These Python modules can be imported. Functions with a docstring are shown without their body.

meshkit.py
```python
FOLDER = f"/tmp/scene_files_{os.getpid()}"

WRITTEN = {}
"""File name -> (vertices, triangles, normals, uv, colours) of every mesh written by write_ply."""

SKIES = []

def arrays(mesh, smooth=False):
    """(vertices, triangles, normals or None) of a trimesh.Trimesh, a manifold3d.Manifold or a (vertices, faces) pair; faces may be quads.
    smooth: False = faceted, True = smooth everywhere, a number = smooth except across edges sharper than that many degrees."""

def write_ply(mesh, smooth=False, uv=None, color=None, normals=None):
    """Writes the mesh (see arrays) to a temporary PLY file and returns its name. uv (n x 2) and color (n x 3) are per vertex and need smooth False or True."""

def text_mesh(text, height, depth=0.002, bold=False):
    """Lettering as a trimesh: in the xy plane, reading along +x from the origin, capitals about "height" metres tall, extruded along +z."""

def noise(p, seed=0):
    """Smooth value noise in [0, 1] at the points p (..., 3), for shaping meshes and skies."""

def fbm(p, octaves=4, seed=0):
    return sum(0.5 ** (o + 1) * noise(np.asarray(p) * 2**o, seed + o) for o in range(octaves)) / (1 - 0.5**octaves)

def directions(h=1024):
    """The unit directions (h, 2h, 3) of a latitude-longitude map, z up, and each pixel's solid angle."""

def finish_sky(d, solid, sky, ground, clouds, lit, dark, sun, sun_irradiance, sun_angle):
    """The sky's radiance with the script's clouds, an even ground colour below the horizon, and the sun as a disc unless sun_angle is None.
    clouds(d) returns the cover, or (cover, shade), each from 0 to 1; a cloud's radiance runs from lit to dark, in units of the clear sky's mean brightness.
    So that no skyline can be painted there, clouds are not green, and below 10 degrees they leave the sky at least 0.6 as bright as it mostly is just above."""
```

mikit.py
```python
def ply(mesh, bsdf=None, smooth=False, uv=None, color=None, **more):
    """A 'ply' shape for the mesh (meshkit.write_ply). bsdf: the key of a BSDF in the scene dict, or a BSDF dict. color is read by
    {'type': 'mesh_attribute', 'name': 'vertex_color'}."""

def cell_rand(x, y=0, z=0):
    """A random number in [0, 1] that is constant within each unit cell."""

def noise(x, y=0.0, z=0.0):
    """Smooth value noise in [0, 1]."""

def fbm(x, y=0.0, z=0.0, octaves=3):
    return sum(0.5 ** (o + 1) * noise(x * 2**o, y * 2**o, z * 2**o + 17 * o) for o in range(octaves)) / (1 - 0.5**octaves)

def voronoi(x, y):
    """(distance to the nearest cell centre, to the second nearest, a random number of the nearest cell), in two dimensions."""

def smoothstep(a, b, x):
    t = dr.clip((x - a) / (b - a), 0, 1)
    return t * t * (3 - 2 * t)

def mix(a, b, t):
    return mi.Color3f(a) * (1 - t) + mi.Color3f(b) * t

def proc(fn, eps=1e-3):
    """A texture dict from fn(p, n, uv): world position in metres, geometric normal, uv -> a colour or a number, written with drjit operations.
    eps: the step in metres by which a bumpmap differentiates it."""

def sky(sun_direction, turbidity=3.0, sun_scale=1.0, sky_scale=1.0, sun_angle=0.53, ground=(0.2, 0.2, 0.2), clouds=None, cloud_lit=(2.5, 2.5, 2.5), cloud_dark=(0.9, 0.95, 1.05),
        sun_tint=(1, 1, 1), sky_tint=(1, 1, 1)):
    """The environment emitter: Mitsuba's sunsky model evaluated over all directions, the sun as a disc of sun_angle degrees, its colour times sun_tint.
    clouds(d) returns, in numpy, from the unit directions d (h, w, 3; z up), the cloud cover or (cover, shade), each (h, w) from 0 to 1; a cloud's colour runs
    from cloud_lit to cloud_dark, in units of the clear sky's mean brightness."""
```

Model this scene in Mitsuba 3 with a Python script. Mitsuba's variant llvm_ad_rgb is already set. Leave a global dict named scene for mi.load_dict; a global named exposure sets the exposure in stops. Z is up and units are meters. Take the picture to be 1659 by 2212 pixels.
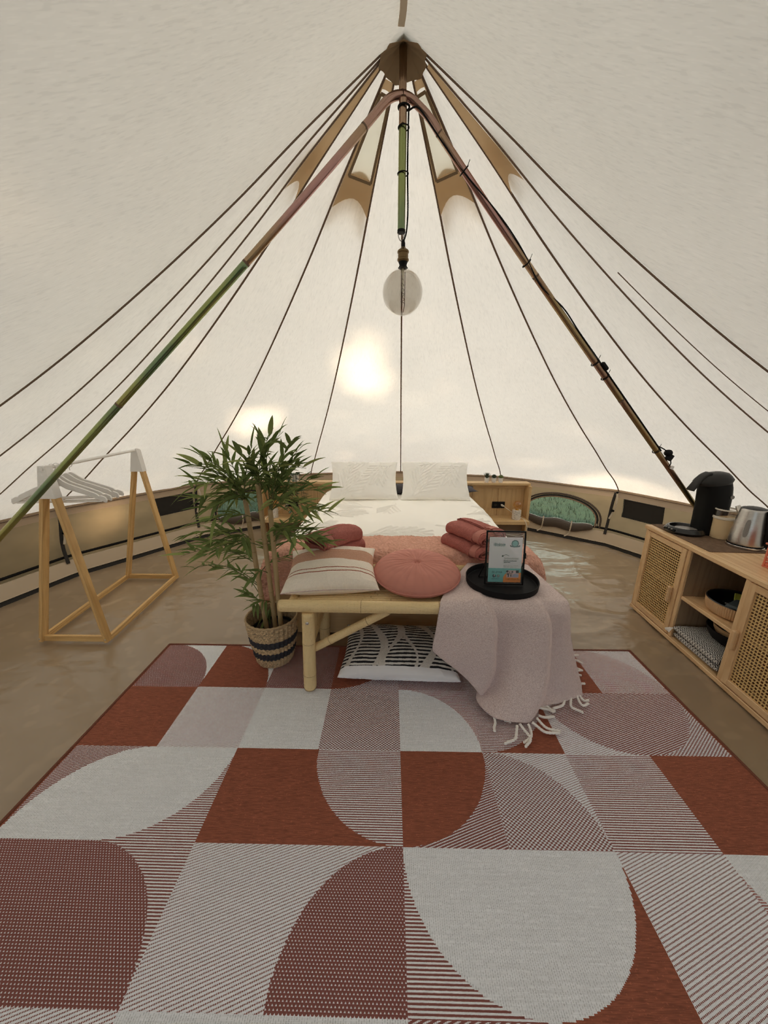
import math, random
import numpy as np, trimesh, drjit as dr, mitsuba as mi, mikit, meshkit
import shapely.geometry as sg
from shapely import affinity, ops
from mikit import noise, fbm, smoothstep, mix, cell_rand
T = mi.ScalarTransform4f
scene, labels = {}, {}
V = np.array
random.seed(7); rng = np.random.default_rng(7)

# ------------------------------------------------------------------ camera, sky, sun, exposure
CAM = V([-0.0547, 0.0, 1.4471]); FWD = V([-0.01624, 0.96217, -0.27199]); UPV = V([-0.0079, 0.2720, 0.9623])
scene['camera'] = {'type': 'perspective', 'fov': 94.03, 'fov_axis': 'x', 'near_clip': 0.02, 'far_clip': 400.0,
                   'to_world': T().look_at(origin=CAM.tolist(), target=(CAM + FWD).tolist(), up=UPV.tolist())}
SUN = V([-0.42, 0.78, 0.50]); SUN = SUN / np.linalg.norm(SUN)
def clouds(d):      # thin bright haze, whitest around the sun
    n = meshkit.fbm(d * 2.5 + 3.1, 4, 5); g = np.clip(d @ SUN, -1, 1)
    return np.full(n.shape, 0.85), np.clip(1 - ((1 + g) / 2) ** 1.6 + (n - 0.5) * 0.4, 0, 1)
scene['sky'] = mikit.sky(SUN.tolist(), turbidity=5.0, sun_scale=1.0, sky_scale=1.0, sun_angle=1.3, ground=(0.10, 0.12, 0.06), clouds=clouds, cloud_lit=(5.6, 5.36, 4.9), cloud_dark=(0.80, 0.93, 1.10), sky_tint=(1.0, 0.98, 0.94))
exposure = 2.78

# ------------------------------------------------------------------ helpers
def num(name):
    if name not in used: used[name] = 0; return name
    used[name] += 1; return f'{name}_{used[name]:03d}'
used = {}
def thing(name, label, cat, group=None, kind=None):
    k = num(name); labels[k] = {'label': label}
    if cat: labels[k]['category'] = cat
    if group: labels[k]['group'] = group
    if kind: labels[k]['kind'] = kind
    return k
def part(root, name, mesh, m, smooth=False, uv=None, color=None, label=None, kind=None, **kw):
    k = num(root + '__' + name)
    scene[k] = mikit.ply(mesh, m, smooth=smooth, uv=uv, color=color, **kw)
    if label or kind:
        labels[k] = {}
        if label: labels[k]['label'] = label
        if kind: labels[k]['kind'] = kind
    return k
def solo(name, mesh, m, label, cat, smooth=False, uv=None, color=None, group=None, kind=None, **kw):
    k = thing(name, label, cat, group, kind)
    scene[k] = mikit.ply(mesh, m, smooth=smooth, uv=uv, color=color, **kw)
    return k
def cat_(*ms): return trimesh.util.concatenate([m for m in ms])
def tm(v, f): return trimesh.Trimesh(np.asarray(v, float), np.asarray(f, int), process=False)
def unit(v): v = np.asarray(v, float); return v / max(np.linalg.norm(v), 1e-12)
def smooth_path(pts, n=40, closed=False):
    from scipy.interpolate import CubicSpline
    pts = np.asarray(pts, float)
    if closed: pts = np.vstack([pts, pts[:1]])
    d = np.r_[0, np.cumsum(np.linalg.norm(np.diff(pts, axis=0), axis=1))]
    cs = CubicSpline(d, pts, bc_type='periodic' if closed else 'natural')
    t = np.linspace(0, d[-1], n)
    return cs(t)
def frames(path, closed=False, up=None):
    path = np.asarray(path, float)
    tg = np.gradient(path, axis=0)
    if closed: tg = np.roll(path, -1, 0) - np.roll(path, 1, 0)
    tg /= np.maximum(np.linalg.norm(tg, axis=1, keepdims=True), 1e-12)
    a = V([0, 0, 1.0]) if up is None else V(up, float)
    if abs(tg[0] @ a) > 0.95: a = V([1.0, 0, 0])
    n = unit(a - tg[0] * (a @ tg[0])); N = [n]
    for i in range(1, len(path)):
        n = n - tg[i] * (n @ tg[i]); n = unit(n); N.append(n)
    N = V(N); return tg, N, np.cross(tg, N)
def sweep(path, sec, closed=False, caps=True, scale=None, up=None):
    """section sec (k,2) swept along path; returns mesh, uv (u metres along)"""
    path = np.asarray(path, float); sec = np.asarray(sec, float); n, k = len(path), len(sec)
    tg, N, B = frames(path, closed, up)
    s = np.ones(n) if scale is None else np.asarray(scale, float)
    v = path[:, None] + (N[:, None] * sec[None, :, :1] + B[:, None] * sec[None, :, 1:]) * s[:, None, None]
    L = np.r_[0, np.cumsum(np.linalg.norm(np.diff(path, axis=0), axis=1))]
    per = np.r_[0, np.cumsum(np.linalg.norm(np.diff(sec, axis=0), axis=1))]
    uv = np.stack([np.repeat(L[:, None], k, 1), np.repeat(per[None], n, 0)], -1).reshape(-1, 2)
    v = v.reshape(-1, 3); f = []
    m = n if closed else n - 1
    i = np.arange(m)[:, None]; j = np.arange(k)[None]
    a = i * k + j; b = i * k + (j + 1) % k; c = ((i + 1) % n) * k + (j + 1) % k; d = ((i + 1) % n) * k + j
    f = np.concatenate([np.stack([a, b, c], -1).reshape(-1, 3), np.stack([a, c, d], -1).reshape(-1, 3)])
    if caps and not closed:
        v = np.vstack([v, path[:1], path[-1:]]); uv = np.vstack([uv, uv[:1], uv[(n - 1) * k:(n - 1) * k + 1]])
        jj = np.arange(k)
        f = np.vstack([f, np.stack([np.full(k, n * k), (jj + 1) % k, jj], 1), np.stack([np.full(k, n * k + 1), (n - 1) * k + jj, (n - 1) * k + (jj + 1) % k], 1)])
    return tm(v, f[:, ::-1]), uv
def circ(r, k=10): a = np.arange(k) * 2 * np.pi / k; return np.stack([np.cos(a), np.sin(a)], 1) * r
def tube(path, r, k=10, closed=False):
    path = np.asarray(path, float)
    r = np.broadcast_to(r, (len(path),))
    return sweep(path, circ(1.0, k), closed, True, r)
def tubem(path, r, k=10, closed=False): return tube(path, r, k, closed)[0]
def lathe(prof, k=40, center=(0, 0, 0), a0=0, a1=2 * np.pi):
    prof = np.asarray(prof, float); n = len(prof); full = abs(a1 - a0 - 2 * np.pi) < 1e-6
    a = np.linspace(a0, a1, k, endpoint=not full)
    v = np.stack([prof[:, None, 0] * np.cos(a), prof[:, None, 0] * np.sin(a), np.repeat(prof[:, None, 1], k, 1)], -1).reshape(-1, 3) + V(center)
    f = []
    kk = k if full else k - 1
    i = np.arange(n - 1)[:, None]; j = np.arange(kk)[None]
    A = i * k + j; B = i * k + (j + 1) % k; C = (i + 1) * k + (j + 1) % k; D = (i + 1) * k + j
    f = np.concatenate([np.stack([A, B, C], -1).reshape(-1, 3), np.stack([A, C, D], -1).reshape(-1, 3)])
    m = tm(v, f)
    ok = m.area_faces > 1e-14
    return tm(v, f[ok])
def grid_faces(nu, nv):
    i = np.arange(nu - 1)[:, None]; j = np.arange(nv - 1)[None]
    a = i * nv + j; b = (i + 1) * nv + j; c = (i + 1) * nv + j + 1; d = i * nv + j + 1
    return np.concatenate([np.stack([a, b, c], -1).reshape(-1, 3), np.stack([a, c, d], -1).reshape(-1, 3)])
def gridm(P):
    nu, nv = P.shape[:2]; return tm(P.reshape(-1, 3), grid_faces(nu, nv))
def solid(P, th):
    """a sheet P (nu,nv,3) given a thickness th (downwards along -normal)"""
    nu, nv = P.shape[:2]; m = gridm(P); n = np.asarray(m.vertex_normals).reshape(P.shape)
    Q = P - n * th; f = grid_faces(nu, nv); o = nu * nv
    idx = np.arange(o).reshape(nu, nv)
    ring = np.r_[idx[0, :], idx[1:, -1], idx[-1, -2::-1], idx[-2:0:-1, 0]]; nx = np.roll(ring, -1)
    side = np.vstack([np.stack([ring, ring + o, nx], 1), np.stack([nx, ring + o, nx + o], 1)])
    return tm(np.vstack([P.reshape(-1, 3), Q.reshape(-1, 3)]), np.vstack([f, f[:, ::-1] + o, side]))
def box(size, center=(0, 0, 0), bev=0.003, R=None):
    """chamfered box with uv: u along its longest side, v across (metres)"""
    s = V(size, float) / 2; b = min(bev, 0.45 * min(size)); pts = []
    for sx in (-1, 1):
        for sy in (-1, 1):
            for sz in (-1, 1):
                g = V([sx, sy, sz]) * s
                for ax in range(3):
                    q = g.copy(); q[[i for i in range(3) if i != ax]] -= V([sx, sy, sz])[[i for i in range(3) if i != ax]] * b
                    pts.append(q)
    h = trimesh.convex.convex_hull(V(pts))
    return h.apply_transform(xf(R, center))
def xf(R=None, t=(0, 0, 0)):
    M = np.eye(4)
    if R is not None: M[:3, :3] = R
    M[:3, 3] = t; return M
def rotz(a): c, s = math.cos(a), math.sin(a); return V([[c, -s, 0], [s, c, 0], [0, 0, 1.0]])
def rotx(a): c, s = math.cos(a), math.sin(a); return V([[1.0, 0, 0], [0, c, -s], [0, s, c]])
def roty(a): c, s = math.cos(a), math.sin(a); return V([[c, 0, s], [0, 1.0, 0], [-s, 0, c]])
def basis(x, z):
    x = unit(x); z = V(z, float); z = unit(z - x * (z @ x)); return np.stack([x, np.cross(z, x), z], 1)
def beam(a, b, w, h, bev=0.003, up=(0, 0, 1)):
    """square bar from a to b, w across, h along up"""
    a, b = V(a, float), V(b, float); L = np.linalg.norm(b - a)
    return box((L, w, h), (a + b) / 2, bev, basis(b - a, up))
def wooduv(m, axis=None, seed=0):
    """planar uv for wood: u along the grain axis, v across"""
    v = np.asarray(m.vertices); c = v - v.mean(0)
    if axis is None:
        ev, ax = np.linalg.eigh(c.T @ c); axis = ax[:, 2]
    axis = unit(axis); o = unit(np.cross(axis, [0.31, 0.45, 0.83])); o2 = np.cross(axis, o)
    return np.stack([c @ axis + seed * 1.37, c @ o + c @ o2 * 0.8 + seed * 0.611], 1)
def wpart(root, name, m, mat, axis=None, seed=None, **kw):
    s = seed if seed is not None else (len(scene) * 0.7123) % 17
    m = tm(m.vertices[m.faces].reshape(-1, 3), np.arange(len(m.faces) * 3).reshape(-1, 3))
    return part(root, name, m, mat, uv=wooduv(m, axis, s), **kw)
def extrude(poly, d, engine='earcut'):
    if poly.geom_type != 'Polygon':
        return cat_(*[trimesh.creation.extrude_polygon(g, d, engine=engine) for g in poly.geoms if g.area > 1e-9])
    return trimesh.creation.extrude_polygon(poly, d, engine=engine)
def ball(r, c=(0, 0, 0), s=(1, 1, 1), sub=2):
    m = trimesh.creation.icosphere(subdivisions=sub, radius=r); m.apply_scale(s); m.apply_translation(c); return m

# ------------------------------------------------------------------ materials
def pr(base, rough=0.6, two=True, **kw):
    if not isinstance(base, dict): base = {'type': 'rgb', 'value': list(base)}
    b = {'type': 'principled', 'base_color': base, 'roughness': rough, **kw}
    return {'type': 'twosided', 'bsdf': b} if two else b
def bump(b, fn, s=1.0, eps=1e-3):
    return {'type': 'twosided', 'bsdf': {'type': 'bumpmap', 'arbitrary': mikit.proc(fn, eps), 'scale': s, 'bsdf': b}}
VC = {'type': 'mesh_attribute', 'name': 'vertex_color'}
def C3(*a): return mi.Color3f(*a)
CX, CY = -0.015, 1.9
def canvas_col(p, n, uv):
    w = fbm(uv.x * 210, uv.y * 40, 0.0, 2); big = fbm(p.x * 3, p.y * 3, p.z * 3, 2)
    fl = smoothstep(0.60, 0.80, w) * 0.06 + smoothstep(0.42, 0.22, w) * -0.03
    k = 1 - fl + (big - 0.5) * 0.05
    return C3(0.88, 0.845, 0.785) * k
scene['canvas'] = {'type': 'principledthin', 'base_color': mikit.proc(canvas_col), 'roughness': 0.85, 'diff_trans': 0.85, 'eta': 1.2}
def khaki_col(p, n, uv):
    k = 0.85 + 0.3 * fbm(p.x * 6, p.y * 6, p.z * 9, 3)
    return C3(0.33, 0.25, 0.15) * k
scene['khaki'] = {'type': 'principledthin', 'base_color': mikit.proc(khaki_col), 'roughness': 0.8, 'diff_trans': 0.8, 'eta': 1.2}
scene['valance'] = {'type': 'principledthin', 'base_color': {'type': 'rgb', 'value': [0.42, 0.31, 0.215]}, 'roughness': 0.8, 'diff_trans': 0.5, 'eta': 1.2}
scene['vent_cloth'] = {'type': 'principledthin', 'base_color': {'type': 'rgb', 'value': [0.66, 0.49, 0.30]}, 'roughness': 0.8, 'diff_trans': 0.75, 'eta': 1.2}
scene['seam'] = pr((0.15, 0.10, 0.068), 0.8)
scene['dark_cloth'] = pr((0.022, 0.020, 0.018), 0.8)
scene['cap_cloth'] = {'type': 'principledthin', 'base_color': {'type': 'rgb', 'value': [0.26, 0.19, 0.12]}, 'roughness': 0.9, 'diff_trans': 0.25, 'eta': 1.2}
scene['mesh_white'] = {'type': 'principledthin', 'base_color': {'type': 'rgb', 'value': [0.92, 0.92, 0.84]}, 'roughness': 0.8, 'diff_trans': 1.7, 'eta': 1.2}
scene['flap_brown'] = pr((0.075, 0.055, 0.042), 0.6)
scene['black'] = pr((0.007, 0.007, 0.007), 0.5, specular=0.12)
scene['black_matte'] = pr((0.007, 0.007, 0.008), 0.6, specular=0.15)
scene['black_gloss'] = pr((0.008, 0.008, 0.009), 0.22, specular=0.6)
scene['strap'] = pr((0.50, 0.43, 0.33), 0.8)
scene['white_paint'] = pr((0.74, 0.73, 0.71), 0.45)
scene['white_cord'] = pr((0.72, 0.70, 0.64), 0.5)
scene['steel'] = pr((0.55, 0.53, 0.50), 0.3, metallic=1.0)
scene['chrome'] = pr((0.7, 0.7, 0.7), 0.12, metallic=1.0)
def floor_col(p, n, uv):
    k = 0.88 + 0.24 * fbm(p.x * 2.2, p.y * 2.2, 0.3, 3) 
    d = smoothstep(0.62, 0.75, fbm(p.x * 14, p.y * 14, 2.2, 2)) * 0.10
    return C3(0.285, 0.212, 0.140) * (k + d)
def floor_bump(p, n, uv):
    return fbm(p.x * 9, p.y * 16, 0.0, 3) * 0.007 + noise(p.x * 300, p.y * 300) * 0.00012
scene['floor_mat'] = bump({'type': 'principled', 'base_color': mikit.proc(floor_col), 'roughness': 0.24, 'specular': 0.75}, floor_bump, 1.0, 2e-3)
scene['floor_lip'] = pr((0.50, 0.40, 0.285), 0.55)

def wood_fn(c0, c1, ring=38.0):
    def fn(p, n, uv):
        u, v = uv.x, uv.y
        w = v * ring + 2.2 * fbm(u * 1.6, v * 9, 0, 2) + 0.6 * noise(u * 5, v * 30)
        g = 0.5 + 0.5 * dr.sin(w * 6.2832)
        fine = noise(u * 14, v * 700)
        t = dr.clip(0.55 * g * g + 0.45 * fine, 0, 1)
        return mix(c0, c1, t)
    return mikit.proc(fn)
scene['wood_ply'] = pr(wood_fn((0.60, 0.42, 0.215), (0.48, 0.315, 0.15), 12), 0.5)
scene['wood_rack'] = pr(wood_fn((0.66, 0.43, 0.18), (0.44, 0.25, 0.085), 34), 0.42)
scene['wood_cab'] = pr(wood_fn((0.70, 0.485, 0.27), (0.56, 0.35, 0.175), 16), 0.42)
scene['wood_dark'] = pr((0.22, 0.15, 0.09), 0.6)

# ------------------------------------------------------------------ the tent: roof panels, seams, walls, floor
RR = V([0.05, .25, .42, .70, 1.10, 1.55, 2.00, 2.40, 2.70, 3.00, 3.14]); ZZ = V([2.87, 2.70, 2.555, 2.305, 1.975, 1.635, 1.335, 1.09, .90, .725, .61])
def prof(n=28):
    from scipy.interpolate import PchipInterpolator
    r = np.linspace(0.05, 3.14, n); return r, PchipInterpolator(RR, ZZ)(r)
def zroof(r):
    from scipy.interpolate import PchipInterpolator
    return PchipInterpolator(RR, ZZ)(r)
SEAMS = [-9.5, 2.5, 15.5, 38.5, 63, 88, 111, 137, 160, 171.5, 178.5, 189]
RW = 3.12; APEX = V([CX, CY, 2.87])
def polar(r, deg, z): a = np.radians(deg); return V([CX + r * np.cos(a), CY + r * np.sin(a), z])
labels['ceiling'] = {'label': 'cream cotton canvas roof of the bell tent, sewn from long tapering panels', 'kind': 'structure'}
def seam_pts(deg, n=28, inset=0.0):
    r, z = prof(n); a = np.radians(deg)
    return np.stack([CX + (r - inset) * np.cos(a), CY + (r - inset) * np.sin(a), z - inset * 0.8], 1)
def wrinkle(P, amp, seed, sx=5.0):
    v = P.reshape(-1, 3)
    d = (meshkit.fbm(v * sx, 3, seed) - 0.5) * amp
    return d.reshape(P.shape[:2])
def sheetuv(P, k):
    s = np.concatenate([np.zeros((len(P), 1)), np.cumsum(np.linalg.norm(np.diff(P, axis=1), axis=2), 1)], 1)
    w = np.concatenate([np.zeros((1, P.shape[1])), np.cumsum(np.linalg.norm(np.diff(P, axis=0), axis=2), 0)], 0); w = w - w[-1:] / 2
    return np.stack([w + 3.3 * k, s], -1).reshape(-1, 2)
for i in range(len(SEAMS) - 1):
    t0, t1 = SEAMS[i], SEAMS[i + 1]
    A, B = seam_pts(t0, 48), seam_pts(t1, 48); nt = 18
    t = np.linspace(0, 1, nt)
    P = A[:, None] * (1 - t)[None, :, None] + B[:, None] * t[None, :, None]
    out = polar(1, (t0 + t1) / 2, 0) - polar(0, 0, 0); nrm = unit(out + V([0, 0, 1.3]))
    rr = np.linspace(0, 1, 48)
    sag = 4 * t * (1 - t)
    w = wrinkle(P, 0.020, i) * sag[None]
    w += (sag[None] * 0.012 * np.sin(rr * np.pi)[:, None])
    P = P + nrm * w[..., None]
    part('ceiling', 'panel', gridm(P.transpose(1, 0, 2)), 'canvas', smooth=True, uv=sheetuv(P.transpose(1, 0, 2), i))
FT = V([-0.02, CY - 3.05, 1.95]); FL = V([-1.85, CY - 2.9, 0.0]); FRt = V([1.80, CY - 2.9, 0.0])
labels['door_1'] = {'label': 'canvas beside the open tent doorway behind the viewer', 'kind': 'structure'}
def ridge(n=48):
    s = np.linspace(0, 1, n)[:, None]; a = V([CX, CY + 0.0, 2.878])
    P = a * (1 - s) + FT * s; P[:, 2] -= 0.05 * np.sin(s[:, 0] * np.pi); return P
for sgn, deg, foot in ((-1, 189, FL), (1, -9.5, FRt)):
    A = seam_pts(deg, 48); B = ridge(); t = np.linspace(0, 1, 40)
    P = A[:, None] * (1 - t)[None, :, None] + B[:, None] * t[None, :, None]
    nrm = unit(V([sgn * 1.0, -0.6, 1.2])); sag = 4 * t * (1 - t)
    P = P + nrm * (wrinkle(P, 0.03, 40 + sgn, 3.0) * sag[None])[..., None]
    P = P.transpose(1, 0, 2)
    part('ceiling', 'front_panel', gridm(P), 'canvas', smooth=True, uv=sheetuv(P, 30 + sgn))
    h = A[-1]; low = tm([h, FT, foot, polar(RW, deg, 0)], [[0, 1, 2], [0, 2, 3]])
    part('door_1', 'flap', low, 'canvas')
for deg in SEAMS:
    P = seam_pts(deg, 60, 0.006)
    a = np.radians(deg); w = 0.0030 if deg in (-9.5, 2.5, 171.5, 178.5, 189) else 0.0056
    sec = circ(1.0, 8) * V([0.004, w])
    m, uv = sweep(P, sec, up=V([np.cos(a), np.sin(a), 1.0]))
    part('ceiling', 'seam', m, 'seam', smooth=True, label='brown piped seam')
P = seam_pts(-2, 60, 0.012); m = tubem(P[18:], 0.0022, 6); part('ceiling', 'crease', m, 'seam', smooth=True)
# tape along the ridge over the door
R_ = ridge(60)[3:45] + V([0, 0, -0.02]); R_[:, 0] += 0.006 * np.sin(np.arange(len(R_)) * 0.6) - 0.012
m, uv = sweep(R_, V([[0.002, -0.012], [0.002, 0.012], [-0.002, 0.012], [-0.002, -0.012]]))
part('ceiling', 'ridge_tape', m, 'strap', label='beige tape along the ridge')
# brown cap inside the peak
n = 44; a = np.arange(n) * 2 * np.pi / n; rows = []
for s in np.linspace(0, 1, 14):
    sc = 1 + 0.10 * np.abs(np.sin(a * 2.5)) * s
    r = (0.002 + 0.088 * s) * sc; fold = 0.004 * np.sin(a * 11) * s
    z = 2.872 - (r ** 1.15) * 0.95
    rows.append(np.stack([CX + (r + fold) * np.cos(a), CY + (r + fold) * np.sin(a), z], 1))
P = V(rows); P = np.concatenate([P, P[:, :1]], 1)
part('ceiling', 'peak_cap', gridm(P), 'cap_cloth', smooth=True, label='brown reinforcing cap in the peak')
part('ceiling', 'peak_cover', lathe([(.055, 2.872), (.03, 2.895), (0, 2.905)][::-1], 32, (CX, CY, 0)), 'cap_cloth', smooth=True)
# vents near the peak
def roofpt(r, deg, off=0.008):
    # on the chord plane between neighbouring seams
    ss = sorted(SEAMS); k = max(0, min(np.searchsorted(ss, deg) - 1, len(ss) - 2)); t = (deg - ss[k]) / (ss[k + 1] - ss[k])
    p = polar(r, ss[k], zroof(r)) * (1 - t) + polar(r, ss[k + 1], zroof(r)) * t
    o = unit(V([np.cos(np.radians(deg)), np.sin(np.radians(deg)), 1.3])); return p - o * off
def roofgrid(r0, r1, d0, d1, off, n=14, edge=None):
    P = []
    for r in np.linspace(r0, r1, n):
        P.append([roofpt(r, d0 + (d1 - d0) * t, off) for t in np.linspace(0, 1, 9)])
    return V(P)
for vi, (d0, d1) in enumerate([(111.6, 136.3), (38.9, 62.6), (161, 171), (3.5, 15.0)]):
    th = np.linspace(d0, d1, 9); rows = []
    r0, r1 = 0.11, 0.50
    for s in np.linspace(0, 1, 16):
        rows.append([roofpt(r0 + s * ((r1 + 0.05 * (abs(t - .5) * 2) ** 2 - (0.05 if vi < 2 else 0)) - r0), d0 + (d1 - d0) * t, 0.010) for t in np.linspace(0, 1, 9)])
    G = V(rows)
    if vi < 2:
        i1 = 11; part('ceiling', 'vent_backing', cat_(gridm(G[:2]), gridm(G[i1:]), gridm(G[1:i1 + 1, :2]), gridm(G[1:i1 + 1, -2:])), 'vent_cloth', smooth=True, label='tan backing patch of the roof vent')
    else: part('ceiling', 'vent_backing', gridm(G), 'vent_cloth', smooth=True, label='tan backing patch of the roof vent')
    if vi < 2:
        q0, q1 = d0 + 2.6, d1 - 2.6
        part('ceiling', 'vent_mesh', gridm(roofgrid(0.15, 0.375, q0 + 1.2, q1 - 1.2, 0.0135)), 'mesh_white', smooth=True, label='pale vent mesh')
        fr = []
        for (ra, da, rb, db) in ((.145, q0, .385, q0), (.385, q0, .385, q1), (.385, q1, .145, q1), (.145, q1, .145, q0)):
            pth = V([roofpt(ra + (rb - ra) * s, da + (db - da) * s, 0.015) for s in np.linspace(0, 1, 8)])
            dm = (d0 + d1) / 2
            m, _ = sweep(pth, V([[.0015, -.006], [.0015, .006], [-.0015, .006], [-.0015, -.006]]), up=V([np.cos(np.radians(dm)), np.sin(np.radians(dm)), 1.3]))
            fr.append(m)
        part('ceiling', 'vent_binding', cat_(*fr), 'cap_cloth', label='brown vent binding')
    # the hood outside, standing off the roof
    H = V([[roofpt(r + (r - .38) * (.9 * (2 * t - 1) ** 2 - .35), d0 + (d1 - d0) * t, -0.02 - 0.10 * math.sin(math.pi * t) * (r - .12) / .45) for t in np.linspace(0, 1, 15)] for r in np.linspace(0.38, 0.52, 8)])
    part('ceiling', 'vent_hood', gridm(H), 'vent_cloth', smooth=True)

# walls (polygon of the seam corners), with window and mesh openings cut out
def wallpt(deg, z, off=0.0):
    ss = sorted(SEAMS); k = max(0, min(np.searchsorted(ss, deg) - 1, len(ss) - 2)); t = (deg - ss[k]) / (ss[k + 1] - ss[k])
    p = polar(RW - off, ss[k], z) * (1 - t) + polar(RW - off, ss[k + 1], z) * t
    bul = 0.03 * math.sin(math.pi * min(max(z / .6, 0), 1)) ; o = V([np.cos(np.radians(deg)), np.sin(np.radians(deg)), 0]); return p + o * bul
def wallmesh(poly, off=0.0, step=1.5, zst=0.06):
    vs, fs, o = [], [], 0
    x0, y0, x1, y1 = poly.bounds
    for xa in np.arange(x0, x1, step):
        for ya in np.arange(y0, y1, zst):
            g = poly.intersection(sg.box(xa, ya, min(xa + step, x1), min(ya + zst, y1)))
            for q in (g.geoms if hasattr(g, 'geoms') else [g]):
                if q.geom_type != 'Polygon' or q.area < 1e-7: continue
                v2, f2 = trimesh.creation.triangulate_polygon(q, engine='earcut')
                vs.append(v2); fs.append(f2 + o); o += len(v2)
    v2 = np.vstack(vs); f = np.vstack(fs)
    v = V([wallpt(x, z, off) for x, z in v2])
    dd = (meshkit.fbm(v * V([4, 4, 6]), 3, 3) - 0.5) * 0.022
    rad = v[:, :2] - V([CX, CY]); rad /= np.linalg.norm(rad, axis=1, keepdims=True)
    v[:, :2] += rad * dd[:, None]
    m = tm(v, f); m.merge_vertices(); return m
def arch(dc, hw, z0, h):
    t = np.linspace(0, np.pi, 40)
    return sg.Polygon([(dc + hw, z0)] + [(dc + hw * np.cos(a), z0 + 0.06 + h * np.sin(a) ** 0.9) for a in t] + [(dc - hw, z0)])
WIN = [(49.0, 7.5), (126.2, 7.5)]
MESHW = [(30.0, 37.2, .345, .540), (138.0, 146.0, .345, .540)]
wz = 0.17
holes = [arch(d, h, wz, 0.245) for d, h in WIN] + [sg.box(a, c, b, d) for a, b, c, d in MESHW]
WT = 0.545
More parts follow.
